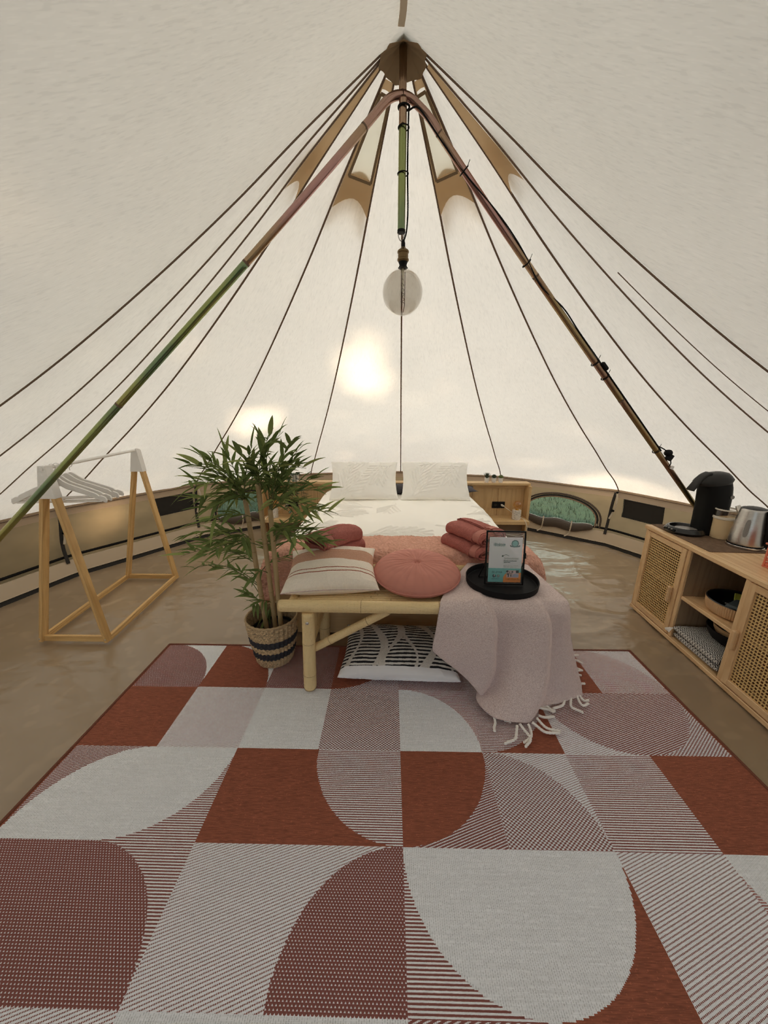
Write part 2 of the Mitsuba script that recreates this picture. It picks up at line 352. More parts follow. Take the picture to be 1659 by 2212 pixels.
for name, a, b in (('wall_right', -9.5, 63), ('wall_back', 63, 111), ('wall_left', 111, 189)):
    poly = sg.box(a, 0.10, b, WT)
    for h in holes: poly = poly.difference(h)
    labels[name] = {'label': {'wall_right': 'khaki canvas side wall on the cabinet side', 'wall_back': 'khaki canvas wall behind the headboard', 'wall_left': 'khaki canvas side wall behind the clothes rack'}[name], 'kind': 'structure'}
    part(name, 'cloth', wallmesh(poly), 'khaki', smooth=True)
    part(name, 'top_band', wallmesh(sg.box(a, WT, b, 0.630), 0.004), 'valance', smooth=True, label='tan band under the roof hem')
    n_ = 40; dg = np.linspace(a, b, n_)
    part(name, 'zip', tubem(V([wallpt(d, 0.172, 0.012) for d in dg]), 0.012, 6), 'black', smooth=True, label='black zip')
    part(name, 'hem_line', tubem(V([wallpt(d, 0.61, 0.012) for d in np.linspace(a, b, 60)]), 0.004, 6), 'seam', smooth=True)
    P = V([[wallpt(d, 0.140, 0.02), wallpt(d, 0.135, .04), wallpt(d, 0.038, .060), wallpt(d, 0.026, .068)] for d in dg])
    part(name, 'mud_flap', gridm(P), 'floor_lip', smooth=True, label='tan lip of the ground sheet')
    P = V([[wallpt(d, 0.030, 0.055), wallpt(d, -0.02, .062)] for d in dg])
    part(name, 'lower_band', gridm(P), 'dark_cloth', smooth=True, label='black lower band')
for wi, (d, hw) in enumerate(WIN):
    w = f'window_{wi + 1}'
    labels[w] = {'label': ('arched tent window with a zipped edge right of the headboard', 'arched tent window half hidden behind the bamboo plant')[wi], 'kind': 'structure'}
    t = np.linspace(0, np.pi, 48)
    def ar(dh, dz, off): return V([wallpt(d + (hw + dh) * np.cos(q), wz + 0.06 + (0.245 + dz) * np.sin(q) ** 0.9, off) for q in t])
    lo = lambda dh, off: V([wallpt(d + (hw + dh) * s, wz, off) for s in np.linspace(-1, 1, 20)])
    def ring(dh, dz, off): a = ar(dh, dz, off); return np.vstack([wallpt(d + hw + dh, wz, off)[None], a, wallpt(d - hw - dh, wz, off)[None]])
    part(w, 'frame', tubem(ring(0.15, 0.005, 0.018), 0.011, 6), 'dark_cloth', smooth=True, label='black zip edge')
    part(w, 'inner_piping', tubem(ring(-0.12, -0.01, 0.022), 0.008, 6), 'valance', smooth=True, label='tan piping')
    part(w, 'zip', tubem(ring(0.75, 0.03, 0.02), 0.010, 6), 'flap_brown', smooth=True)
    # pane
    poly = arch(d, hw, wz, 0.245); pm = wallmesh(poly, -0.004, 3.0, 0.5)
    part(w, 'pane', pm, 'window_film')
    # rolled flap hanging under the opening
    s = np.linspace(-1, 1, 30)
    pth = V([wallpt(d + hw * 0.97 * q, wz - 0.008 + 0.012 * math.cos(q * 7) - 0.02 * (1 - q * q), 0.06) for q in s])
    rad = 0.020 + 0.040 * np.clip(1 - s ** 2, 0, 1) ** 0.5
    sec = circ(1.0, 14) * V([1.0, 0.7])
    m, _ = sweep(pth, sec, scale=rad, up=(0, 0, 1)); part(w, 'rolled_flap', m, 'flap_brown', smooth=True, label='rolled brown window flap')
    part(w, 'flap_edge', tubem(pth + V([0, 0, 1]) * rad[:, None] * 0.95, 0.004, 6), 'white_paint', smooth=True, label='white edge of the flap')
    for q in (-0.45, 0.35):
        c0 = wallpt(d + hw * q, wz + 0.05, 0.115); c1 = wallpt(d + hw * q, wz - 0.04, 0.125); c2 = wallpt(d + hw * (q + .06), wz - 0.12, 0.10); c3 = wallpt(d + hw * (q + .12), 0.035, 0.14)
        pts = smooth_path([c0, c1, c2, c3], 20)
        m, _ = sweep(pts, V([[.001, -.007], [.001, .007], [-.001, .007], [-.001, -.007]]), up=unit(c0 - V([CX, CY, .2]))); part(w, 'tie_strap', m, 'strap', label='beige tie strap')
    for sgn in (-1, 1):
        pp = wallpt(d + sgn * (hw + .2), wz + 0.03, 0.03); part(w, 'zip_pull', box((.012, .012, .03), pp, .003), 'chrome')
for mi_, (a, b, c, d) in enumerate(MESHW):
    w = ('wall_right', 'wall_left')[mi_]
    part(w, 'mesh_panel', wallmesh(sg.box(a, c, b, d), -0.002), 'black_mesh', smooth=True, label='dark ventilation mesh')
    bd = tubem(V([wallpt(x, y, 0.008) for x, y in [(a, c), (b, c), (b, d), (a, d)] for _ in (0,)]), 0.004, 6, True)
    part(w, 'mesh_binding', bd, 'dark_cloth')
# corner straps where the seams reach the wall
for deg in (15.5, 38.5, 137, 160, 171.5):
    w = 'wall_right' if deg < 63 else 'wall_left'
    pts = smooth_path([wallpt(deg + .3, 0.60, .02), wallpt(deg + .5, 0.5, .04), wallpt(deg + .8, 0.32, .035), wallpt(deg + .9, 0.12, .05)], 16)
    part(w, 'corner_tape', sweep(pts, V([[.002, -.014], [.002, .014], [-.002, .014], [-.002, -.014]]), up=unit(V([CX, CY, .3]) - pts[0]))[0], 'dark_cloth', label='black tape down the wall corner')
    pts = smooth_path([wallpt(deg, 0.60, .03), wallpt(deg - .3, 0.5, .06), wallpt(deg + .2, 0.38, .05), wallpt(deg + .7, 0.30, .05)], 16)
    part(w, 'corner_strap', sweep(pts, V([[.002, -.009], [.002, .009], [-.002, .009], [-.002, -.009]]), up=unit(V([CX, CY, .3]) - pts[0]))[0], 'strap')
    part(w, 'buckle', box((.03, .03, .02), wallpt(deg + .3, 0.40, .055), .004), 'black')
    part(w, 'grommet', ball(0.012, wallpt(deg, 0.605, .03)), 'black', smooth=True)

# floor: ground sheet with shallow wrinkles
def ridged(p, seed): return 1 - np.abs(meshkit.noise(p, seed) * 2 - 1)
gx = np.arange(-3.2, 3.21, 0.024); gy = np.arange(-1.35, 5.15, 0.024)
X, Y = np.meshgrid(gx, gy, indexing='ij')
q = np.stack([X + 0.25 * meshkit.noise(np.stack([X * 2, Y * 2, X * 0], -1), 9), Y, X * 0], -1)
w1 = ridged(q * V([1.6, 6.0, 1]), 1) ** 5 * 0.017 + ridged(q * V([3.1, 2.6, 1]) + 7, 2) ** 7 * 0.012 + (meshkit.fbm(q * 2.0, 3, 5) - .5) * 0.012
zone = np.clip(1.25 - np.hypot(X - 1.5, Y - 2.7) / 1.6, 0.25, 1)
Zf = w1 * zone - 0.010
flat = np.clip((np.maximum(np.abs(X) - 1.5, Y - 2.02)) / 0.15, 0, 1)      # pressed flat under the rug
Zf = np.where(flat < 1, Zf * flat - 0.012 * (1 - flat), Zf)
Zf -= 0.006
P = np.stack([X, Y, Zf], -1)
m = gridm(P); c = m.triangles_center; rad = np.hypot(c[:, 0] - CX, c[:, 1] - CY)
ok = (rad < 3.10) | ((c[:, 1] < CY - 2.0) & (np.abs(c[:, 0]) < 1.15 + (c[:, 1] + 1.2) * 0.75))
m.update_faces(ok); m.remove_unreferenced_vertices()
solo('floor', m, 'floor_mat', 'taupe plastic ground sheet of the tent with shallow wrinkles', None, smooth=True, kind='structure')

# ------------------------------------------------------------------ outside: lawn and trees
def lawn_col(p, n, uv):
    k = fbm(p.x * 8, p.y * 8, 0, 3); k2 = noise(p.x * 60, p.y * 60)
    return mix((0.010, 0.024, 0.013), (0.028, 0.056, 0.026), k * 0.6 + k2 * 0.4)
scene['lawn_mat'] = pr(mikit.proc(lawn_col), 0.9)
scene['grass_blade'] = pr((0.022, 0.050, 0.023), 0.7)
scene['window_film'] = {'type': 'thindielectric', 'specular_transmittance': {'type': 'rgb', 'value': [0.72, 0.88, 0.82]}}
scene['black_mesh'] = pr((0.018, 0.016, 0.014), 0.7)
g = np.linspace(-40, 40, 41); X, Y = np.meshgrid(g, g, indexing='ij')
hole = sg.Point(CX, CY).buffer(3.0, 24)
lw = sg.box(-40, -40, 40, 40).difference(hole)
v2, f2 = trimesh.creation.triangulate_polygon(lw, engine='earcut')
solo('ground', tm(np.c_[v2, np.full(len(v2), -0.06)], f2), 'lawn_mat', 'mown lawn outside the tent, seen through the windows', None, kind='structure')
bl = []
for d, hw in WIN:
    for _ in range(2600):
        a = math.radians(d + rng.uniform(-14, 14)); r = 3.25 + rng.random() ** 1.5 * 5.5
        x, y = CX + r * math.cos(a), CY + r * math.sin(a); h = rng.uniform(.03, .09); t = rng.uniform(0, 6.28); w = .004
        bl.append(((x, y), h, t, w))
vs, fs = [], []
for k, ((x, y), h, t, w) in enumerate(bl):
    cx, sx = math.cos(t), math.sin(t); b = V([x, y, -.06])
    vs += [b + V([-sx * w, cx * w, 0]), b + V([sx * w, -cx * w, 0]), b + V([cx * h * .5, sx * h * .5, h])]; fs.append([3 * k, 3 * k + 1, 3 * k + 2])
solo('grass', tm(vs, fs), 'grass_blade', 'green grass blades outside the tent windows', 'grass', kind='stuff')

# ------------------------------------------------------------------ rug
CELL = 0.3625; ROW1 = 1.600
RUG = {  # (column, row): (inside pattern, outside pattern, corner column, corner row); patterns: W white, B brick, D dots, L lines, F fine lines, T light twill, K dark twill, M fine mix
 (-4, 0): 'D W -4 1', (-3, 0): 'B W -3 1', (-2, 0): 'D D 0 0', (-1, 0): 'B M -1 0', (0, 0): 'K K 0 0', (1, 0): 'L B 1 1', (2, 0): 'B T 3 1', (3, 0): 'F T 3 1',
 (-4, 1): 'B B 0 0', (-3, 1): 'T T 0 0', (-2, 1): 'W W 0 0', (-1, 1): 'M M 0 0', (0, 1): 'W F 0 2', (1, 1): 'L B 1 1', (2, 1): 'K T 3 1', (3, 1): 'K M 3 1',
 (-4, 2): 'W K -3 3', (-3, 2): 'W L -3 2', (-2, 2): 'B B 0 0', (-1, 2): 'L B 0 2', (0, 2): 'B K 0 2', (1, 2): 'M T 1 3', (2, 2): 'L L 0 0', (3, 2): 'B B 0 0',
 (-4, 3): 'D D 0 0', (-3, 3): 'D L -3 4', (-2, 3): 'T T 0 0', (-1, 3): 'D T 0 4', (0, 3): 'W L 1 3', (1, 3): 'W B 1 3', (2, 3): 'T T 0 0', (3, 3): 'W F 4 3',
 (-4, 4): 'T T 0 0', (-3, 4): 'T T 0 0', (-2, 4): 'W W 0 0', (-1, 4): 'W W 0 0', (0, 4): 'B K 1 5', (1, 4): 'B B 0 0', (2, 4): 'L W 2 4', (3, 4): 'B B 0 0'}
PID = {k: i for i, k in enumerate('WBDLFTKM')}
def rug_col(p, n, uv):
    kx, ky = 0.0050, 0.0036            # stitch size
    sx, sy = dr.floor(p.x / kx), dr.floor(p.y / ky)
    X = (sx + 0.5) * kx / CELL; Yr = 1 + (ROW1 - (sy + 0.5) * ky) / CELL
    ix, ir = dr.floor(X), dr.floor(Yr)
    pid = mi.Float(1.0)
    for (c, r), s in RUG.items():
        a, b, cx, cy = s.split(); here = (ix == c) & (ir == r)
        ins = dr.square(X - float(cx)) + dr.square(Yr - float(cy)) < 1.0
        v = dr.select(ins, mi.Float(float(PID[a])), mi.Float(float(PID[b]))) if a != b else mi.Float(float(PID[a]))
        pid = dr.select(here, v, pid)
    fx, fy = p.x / kx, p.y / ky
    def md(v, k): return v - k * dr.floor(v / k)
    frx, fry = fx - sx, fy - sy
    j = noise(p.x * 55, p.y * 700) - 0.5
    tri = fry < 1.05 - dr.abs(2 * frx - 1)
    dots = tri & (md(sx + md(dr.floor(sy / 2), 2.0), 2.0) < 0.5) & (md(sy, 2.0) < 0.5)
    lines = md(fy + 0.12 * (noise(p.x * 200, sy) - .5), 2.3) < 1.1
    fine = md(fy, 1.9) < 1.0
    tw = md(fy * 0.72 - fx * 0.36 + 0.12 * noise(fx, fy), 1.75)
    twl = (tw > 0.68) | (md(fx, 1.0) < 0.30)
    twk = (tw < 0.72) & (md(fx, 1.0) > 0.14)
    mx = (md(dr.floor(p.x / 0.0078) + dr.floor(p.y / 0.0060), 2.0) < 0.5)
    dark = mi.Color3f(0.26, 0.082, 0.048) * (1 + 0.55 * j) ; lite = mi.Color3f(0.75, 0.765, 0.79) * (1 + 0.16 * j)
    mauve = mi.Color3f(0.215, 0.078, 0.066)
    gx, gy = p.x / 0.0064, p.y / 0.0062; gi = dr.floor(gx); gy = gy + 0.5 * md(gi, 2.0)
    fleck = (md(gx, 1.0) < .24) & (md(gy, 1.0) < .72) & (cell_rand(gi, dr.floor(gy)) > .12)
    row = 1 + .12 * (noise(p.x * 14, p.y / 0.0031) - .5)
    w = dr.select(fleck, lite * (0.50 + .25 * cell_rand(gi, dr.floor(gy), 3)), lite * row)
    tick = (noise(fx * 0.9, fy * 1.6) > 0.86)
    b = dr.select(tick, dark * 1.35, dark)
    out = w
    out = dr.select(pid == 1, b, out)
    out = dr.select(pid == 2, dr.select(dots, lite, mauve), out)
    out = dr.select(pid == 3, dr.select(lines, lite, mauve), out)
    out = dr.select(pid == 4, dr.select(fine, lite * .85, mauve * 1.5), out)
    out = dr.select(pid == 5, dr.select(twl, lite, mauve), out)
    out = dr.select(pid == 6, dr.select(twk, lite * .95, mauve), out)
    out = dr.select(pid == 7, dr.select(mx, lite * .9, mauve), out)
    return out
def rug_bump(p, n, uv):
    return 0.0006 * dr.sin(p.y / 0.0036 * 6.2832) + 0.0004 * dr.sin(p.x / 0.005 * 6.2832) + fbm(p.x * 5, p.y * 5) * 0.003
scene['rug_mat'] = bump({'type': 'principled', 'base_color': mikit.proc(rug_col), 'roughness': 0.8, 'specular': 0.25}, rug_bump, 0.6, 6e-4)
scene['rug_edge'] = pr((0.15, 0.048, 0.026), 0.85)
x0, x1, y0, y1 = -4 * CELL - 0.012, 4 * CELL + 0.012, -1.0, ROW1 + 0.985 * CELL
xs = np.linspace(x0, x1, 90); ys = np.linspace(y0, y1, 90); X, Y = np.meshgrid(xs, ys, indexing='ij')
Z = -0.003 + 0.003 * meshkit.fbm(np.stack([X * 3, Y * 3, X * 0], -1), 2, 8)
rg = thing('rug', 'flat woven outdoor rug in brick red and grey white with quarter circle patterns', 'rug')
part(rg, 'field', solid(np.stack([X, Y, Z], -1), 0.005), 'rug_mat')
loop = np.vstack([np.c_[xs, ys[:1].repeat(90), Z[:, 0]], np.c_[xs[-1:].repeat(90), ys, Z[-1]], np.c_[xs[::-1], ys[-1:].repeat(90), Z[::-1, -1]], np.c_[xs[:1].repeat(90), ys[::-1], Z[0, ::-1]]])
part(rg, 'binding', tubem(loop[:-1], 0.0065, 6, True), 'rug_edge', smooth=True, label='brick red edge binding')

# ------------------------------------------------------------------ pole frame with the hanging lamp
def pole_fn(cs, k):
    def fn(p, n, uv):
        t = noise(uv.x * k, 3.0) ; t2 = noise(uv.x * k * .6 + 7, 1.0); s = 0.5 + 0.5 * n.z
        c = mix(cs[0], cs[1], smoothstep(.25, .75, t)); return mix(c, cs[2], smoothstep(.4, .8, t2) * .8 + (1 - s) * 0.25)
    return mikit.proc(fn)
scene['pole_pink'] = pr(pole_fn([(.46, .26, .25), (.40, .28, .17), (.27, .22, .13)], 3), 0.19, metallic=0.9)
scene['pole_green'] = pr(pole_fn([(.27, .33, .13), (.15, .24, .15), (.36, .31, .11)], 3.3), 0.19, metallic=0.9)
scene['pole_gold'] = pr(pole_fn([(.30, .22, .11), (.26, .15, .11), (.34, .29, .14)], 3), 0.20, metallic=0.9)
pf = thing('tent_pole_frame', 'rainbow zinc plated steel tent frame with two long legs and a short middle tube', 'tent pole')
hub = V([CX, CY, 2.705])
def legpt(b, L, s): return b + L * s + V([0, 0, .035 * math.exp(-s / .13)])     # the legs bow a little near the top
def legpath(deg, rfoot, zt):
    d = V([np.cos(np.radians(deg)), np.sin(np.radians(deg)), 0]); foot = V([CX, CY, 0.012]) + d * rfoot
    b = V([CX, CY, zt]); L = foot - b; u = L / np.linalg.norm(L)
    p = [V([CX, CY, z]) + d * r for r, z in ((0, 2.708), (.03, 2.704), (.063, 2.688))]
    cur = smooth_path(p + [legpt(b, L, s) for s in (.036, .055)], 30)
    return cur, b, L
legs = {}
for nm, deg, rf, mats, cuts in (('left', 185, 2.94, ('pole_pink', 'pole_green', 'pole_green'), (.054, .237, .462, 1.0)), ('right', 15, 3.08, ('pole_pink', 'pole_gold', 'pole_gold'), (.054, .232, .448, 1.0))):
    cur, b, L = legpath(deg, rf, 2.72 if nm == 'left' else 2.73); legs[nm] = (b, L)
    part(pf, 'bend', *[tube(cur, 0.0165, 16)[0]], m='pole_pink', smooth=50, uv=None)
    part(pf, 'joint', tubem(V([legpt(b, L, .0535), legpt(b, L, .0550)]), 0.0172, 16), 'seam', smooth=30)
    for k in range(3):
        s0, s1 = cuts[k], cuts[k + 1]
        mm, uv = tube(V([legpt(b, L, s) for s in np.linspace(s0, s1, 40)]), 0.0165, 16)
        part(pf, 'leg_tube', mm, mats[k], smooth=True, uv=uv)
        if k < 2: part(pf, 'joint', tubem(V([legpt(b, L, s1 - .0012), legpt(b, L, s1 + .0012)]), 0.0172, 16), 'seam', smooth=30)
mm, uv = tube(V([CX, CY, 0]) + V([[0, 0, z] for z in np.linspace(2.72, 2.86, 6)]), 0.016, 16); part(pf, 'top_tube', mm, 'pole_gold', smooth=True, uv=uv)
for z0, z1, mt in ((2.605, 2.70, 'pole_pink'), (2.225, 2.603, 'pole_green')):
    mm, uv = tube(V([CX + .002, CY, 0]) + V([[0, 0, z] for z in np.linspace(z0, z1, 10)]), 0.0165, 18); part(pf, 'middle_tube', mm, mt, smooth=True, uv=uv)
part(pf, 'end_cap', tubem(V([[CX + .002, CY, 2.220], [CX + .002, CY, 2.232]]), 0.0178, 18), 'black', smooth=30, label='black end cap')
t = np.linspace(0, np.pi, 14); part(pf, 'hook', tubem(np.stack([CX + .002 - .014 * np.cos(t), CY + t * 0, 2.222 - .032 * np.sin(t)], 1), 0.0022, 6), 'steel', smooth=True, label='wire hook')
for z in (2.668, 2.60, 2.44):
    a = np.arange(20) * 2 * np.pi / 20
    part(pf, 'zip_tie', tubem(np.stack([CX + .006 + .023 * np.cos(a), CY + .021 * np.sin(a), z + a * 0], 1), 0.0042 if z > 2.65 else .0025, 6, True), 'black', smooth=True, label='black cable tie')
# pendant lamp
lamp = thing('pendant_lamp', 'smoky oval glass bulb on a bronze socket hanging from the middle pole', 'lamp')
LX, LY = CX + .012, CY
pth = smooth_path([[CX + .026, CY, 2.66], [CX + .027, CY, 2.4], [CX + .027, CY, 2.24], [CX + .020, CY, 2.205], [LX, CY, 2.182], [LX, CY, 2.165]], 40)
part(lamp, 'cord', tubem(pth, 0.0032, 8), 'black', smooth=True)
bz = 2.03
scene['bronze'] = pr((0.16, 0.105, 0.045), 0.35, metallic=0.7)
SCL = lambda P: [(r * 1.42, z * 1.12 - .004) for r, z in P]
part(lamp, 'cord_grip', lathe(SCL([(0, .150), (.004, .150), (.006, .138), (.006, .122), (0, .122)]), 16, (LX, LY, bz)), 'black', smooth=40)
part(lamp, 'socket', lathe(SCL([(0, .124), (.007, .124), (.010, .118), (.016, .114), (.0185, .110), (.0185, .105), (.0165, .102), (.0165, .085), (.0185, .082), (.0185, .077), (.0155, .072), (0, .072)]), 28, (LX, LY, bz)), 'bronze', smooth=35, label='bronze socket')
part(lamp, 'collar', lathe(SCL([(0, .074), (.0155, .074), (.013, .066), (.0115, .060), (.0135, .054), (.016, .050), (.013, .050), (0, .052)]), 24, (LX, LY, bz)), 'black', smooth=35)
scene['smoke_glass'] = {'type': 'thindielectric', 'specular_transmittance': {'type': 'rgb', 'value': [0.70, 0.675, 0.635]}}
s = np.linspace(0.0, 1, 34); ang = s * np.pi
gp = np.stack([0.0935 * np.sin(ang) ** 0.98, -0.049 - 0.096 * np.cos(ang)], 1); gp = gp[::-1]
gp = [(max(r, 0), z) for r, z in gp if not (r < 0.014 and z > 0)]
gp = [(0.012, 0.058), (0.0115, 0.05)] + gp
part(lamp, 'glass', lathe(gp[::-1], 56, (LX, LY, bz)), 'smoke_glass', smooth=True, label='smoky grey glass globe')
part(lamp, 'glass_stem', tubem(V([[LX, LY, bz + .05], [LX, LY, bz + .0], [LX, LY, bz - .045]]), [.006, .004, .002], 10), 'mesh_white', smooth=True)
t = np.linspace(0, 1, 120); a = t * 2 * np.pi * 6
part(lamp, 'filament', tubem(np.stack([LX + (.003 + .006 * t) * np.cos(a), LY + (.003 + .006 * t) * np.sin(a), bz + .02 - .115 * t], 1), 0.0011, 5), 'seam', smooth=True)
part(lamp, 'filament_wire', tubem(V([[LX + .010, LY, bz + .035], [LX + .010, LY, bz - .10], [LX + .004, LY, bz - .132]]), 0.0016, 6), 'seam', smooth=True)
# lamp cable along the right leg
cb = thing('power_cable', 'black lamp cable tied along the right tent leg with an inline switch and a plug', 'cable')
b, L = legs['right']; u = unit(L); sd = unit(np.cross(u, V([0, 1.0, 0]))); sd = sd if sd[2] > 0 else -sd
cp = [[CX + .027, CY - .004, 2.655], [CX + .055, CY - .015, 2.66], [CX + .085, CY - .02, 2.635]]
for k, sfr in enumerate(np.linspace(.07, .565, 15)):
    side = V([0, -0.014, 0]) - sd * 0.015 * math.cos(k * 1.1) if k < 6 else V([0, -.012, 0]) + sd * 0.016
    cp.append(legpt(b, L, sfr) + side)
part(cb, 'cable', tubem(smooth_path(cp, 140), 0.0034, 8), 'black', smooth=True)
for sfr in (.095, .213, .375, .402, .560):
    c0 = legpt(b, L, sfr); a = np.arange(18) * 2 * np.pi / 18; e1 = sd; e2 = np.cross(u, sd)
    part(cb, 'cable_tie', tubem(c0 + np.cos(a)[:, None] * e1 * .022 + np.sin(a)[:, None] * e2 * .022, .0028, 6, True), 'black', smooth=True)
    part(cb, 'tie_tail', tubem(V([c0 + sd * .02, c0 + sd * .045 - u * .01]), .0014, 5), 'black')
part(cb, 'inline_switch', box((.055, .022, .02), b + L * .388 + sd * .026 - V([0, .01, 0]), .005, basis(u, sd)), 'black_matte')
pl = b + L * .577 + sd * .040 + V([.012, 0, 0])
part(cb, 'plug', cat_(ball(.024, pl, (1, 1, .9)), trimesh.creation.cylinder(.021, .035, 20).apply_transform(xf(basis(V([.5, 0, 1]), V([0, 1, 0])) @ V([[0, 0, 1], [0, 1, 0], [-1, 0, 0.]]), pl - V([-.012, 0, .028])))), 'black_matte', smooth=35)
part(cb, 'plug_lead', tubem(smooth_path([b + L * .553 + sd * .016, b + L * .563 + sd * .034, pl + V([-.01, 0, .01])], 10), .0034, 6), 'black', smooth=True)
part(cb, 'cable_tail', tubem(smooth_path([pl + V([.01, 0, -.03]), pl + V([.03, 0, -.07]), pl + V([.022, 0, -.09])], 12), .003, 6), 'black', smooth=True)
part(cb, 'tag', box((.022, .002, .022), pl + V([.045, 0, -.095]), .0005, roty(.4)), 'white_paint', label='small white tag')

# ------------------------------------------------------------------ cloth materials
def plush_bump(f, a):
    def fn(p, n, uv): return (noise(p.x * f, p.y * f, p.z * f) + 0.6 * noise(p.x * f * 2.3, p.y * f * 2.3, p.z * f * 2.3)) * a
    return fn
def cloth(col, rough=0.9, f=260, a=0.0016, sheen=0.4):
    c = {'type': 'rgb', 'value': list(col)} if not isinstance(col, dict) else col
    return bump({'type': 'principled', 'base_color': c, 'roughness': rough, 'specular': 0.2, 'sheen': sheen}, FN[(f, a)], 1.0, 8e-4)
FN = {k: plush_bump(*k) for k in [(260, .0016), (150, .0045), (520, .0006)]}
scene['duvet_white'] = cloth((0.90, 0.885, 0.84), 0.9, 520, .0006, 0.1)
scene['pillow_white'] = cloth((0.90, 0.89, 0.855), 0.9, 520, .0006, 0.1)
def mottled(c0, c1, f):
    def fn(p, n, uv): return mix(c0, c1, noise(p.x * f, p.y * f, p.z * f))
    return mikit.proc(fn)
scene['plush_pink'] = cloth(mottled((0.82, 0.47, 0.36), (0.62, 0.32, 0.235), 110), 0.95, 150, .0045, 0.6)
scene['terry'] = cloth(mottled((0.42, 0.145, 0.12), (0.30, 0.09, 0.075), 190), 0.95, 260, .0016, 0.5)
scene['terry_band'] = cloth((0.46, 0.185, 0.15), 0.8, 520, .0006, 0.3)
scene['cloth_vc'] = cloth(VC, 0.85, 520, .0006, 0.15)
scene['velvet'] = pr(VC, 0.65, sheen=1.0, sheen_tint=0.8, specular=0.25)
def heather(p, n, uv):
    t = noise(p.x * 620, p.y * 620, p.z * 620) * .7 + noise(p.x * 300, p.y * 300, p.z * 300) * .3
    return mix((0.44, 0.33, 0.315), (0.70, 0.595, 0.575), smoothstep(.2, .8, t))
scene['throw_mat'] = cloth(mikit.proc(heather), 0.95, 260, .0016, 0.5)
scene['yarn_white'] = pr((0.74, 0.71, 0.66), 0.95)
scene['charcoal_cloth'] = pr((0.06, 0.058, 0.07), 0.9)
def bamboo_col(p, n, uv):
    k = fbm(uv.x * 5, uv.y * 160, 0, 3); k2 = noise(p.x * 9, p.y * 9, p.z * 9); sp = smoothstep(.80, .86, noise(uv.x * 55, uv.y * 130))
    c = mix((0.76, 0.59, 0.32), (0.60, 0.43, 0.20), k * 0.6 + k2 * 0.4)
    return mix(c, (0.20, 0.12, 0.05), sp * 0.6)
scene['bamboo'] = pr(mikit.proc(bamboo_col), 0.38)
scene['node_dark'] = pr((0.26, 0.16, 0.07), 0.6)

# ------------------------------------------------------------------ bed
bed = thing('bed', 'low wooden double bed with a white leaf patterned cover, at the back of the tent', 'bed')
wpart(bed, 'foot_board', box((1.80, .025, .30), (.01, 2.115, .150), .004), 'wood_ply', (1, 0, 0), label='pale plywood foot board')
wpart(bed, 'side_board', box((.025, 1.95, .30), (-.885, 3.10, .150), .004), 'wood_ply', (0, 1, 0))
wpart(bed, 'side_board', box((.025, 1.95, .30), (.905, 3.10, .150), .004), 'wood_ply', (0, 1, 0))
wpart(bed, 'corner_post', box((.05, .05, .31), (-.875, 2.10, .155), .004), 'wood_ply', (0, 0, 1))
wpart(bed, 'corner_post', box((.05, .05, .31), (.895, 2.10, .155), .004), 'wood_ply', (0, 0, 1))
part(bed, 'mattress', box((1.70, 1.90, .2), (.02, 3.10, .40), .05), 'pillow_white')
def fold1(s, w, R, sgn=1):
    """arc-length s from the middle -> (offset outwards, drop)"""
    a = np.abs(s); x = np.where(a < w, a, 0.0); d = np.zeros_like(a)
    t = np.clip((a - w) / (R * np.pi / 2), 0, 1); over = np.clip(a - w - R * np.pi / 2, 0, None)
    x = np.where(a < w, a, w + R * np.sin(t * np.pi / 2)) + over * 0.10; d = np.where(a < w, 0, R * (1 - np.cos(t * np.pi / 2)) + over * 0.99)
    return np.sign(s) * x, d
def embroid(XY, Z, fronds, amp=0.011, wd=0.006):
    """raised tufted leaf lines on a sheet"""
    P = XY.reshape(-1, 2); best = np.full(len(P), 9.0)
    for (x, y, ang, L, n) in fronds:
        d = V([math.cos(ang), math.sin(ang)]); q = V([-d[1], d[0]])
        segs = [(V([x, y]), V([x, y]) + d * L)]
        for k in range(n):
            for sg_ in (-1, 1):
                o = V([x, y]) + d * L * (0.12 + .8 * k / n); ll = L * (0.62 - .35 * k / n)
                segs.append((o, o + (d * .8 + q * sg_ * .55) * ll))
        for a, b in segs:
            ab = b - a; t = np.clip(((P - a) @ ab) / (ab @ ab), 0, 1); dd = np.linalg.norm(P - a - t[:, None] * ab, axis=1)
            best = np.minimum(best, dd)
    h = amp * np.exp(-(best / wd) ** 2)
    return Z + h.reshape(Z.shape)
ns, nt = 330, 330
S, Tt = np.meshgrid(np.linspace(-1.08, 1.08, ns), np.linspace(2.20, 4.10, nt), indexing='ij')
xo, dr_ = fold1(S, 0.745, 0.12)
top = 0.552 + 0.018 * (meshkit.fbm(np.stack([S * 2.2, Tt * 2.2, S * 0], -1), 3, 11) - .5) * 2
fr = [(-.25, 3.30, 2.75, .42, 4), (-.02, 3.42, -1.9, .34, 4), (-.66, 3.05, .3, .38, 4), (.62, 3.10, .45, .36, 4), (.72, 3.38, -.5, .3, 3), (.30, 2.76, -.35, .42, 4), (.46, 2.72, .75, .36, 3), (-.30, 2.50, .25, .46, 5), (-.12, 2.62, -.2, .38, 3), (-.70, 2.62, 1.1, .3, 3), (.25, 3.62, .4, .3, 3)]
top = embroid(np.stack([S, Tt], -1), top, fr)
P = np.stack([.022 + xo, Tt, top - dr_], -1)
part(bed, 'duvet', solid(P[:, ::-1] if False else P, .012), 'duvet_white', smooth=True, label='white duvet cover with tufted leaves')
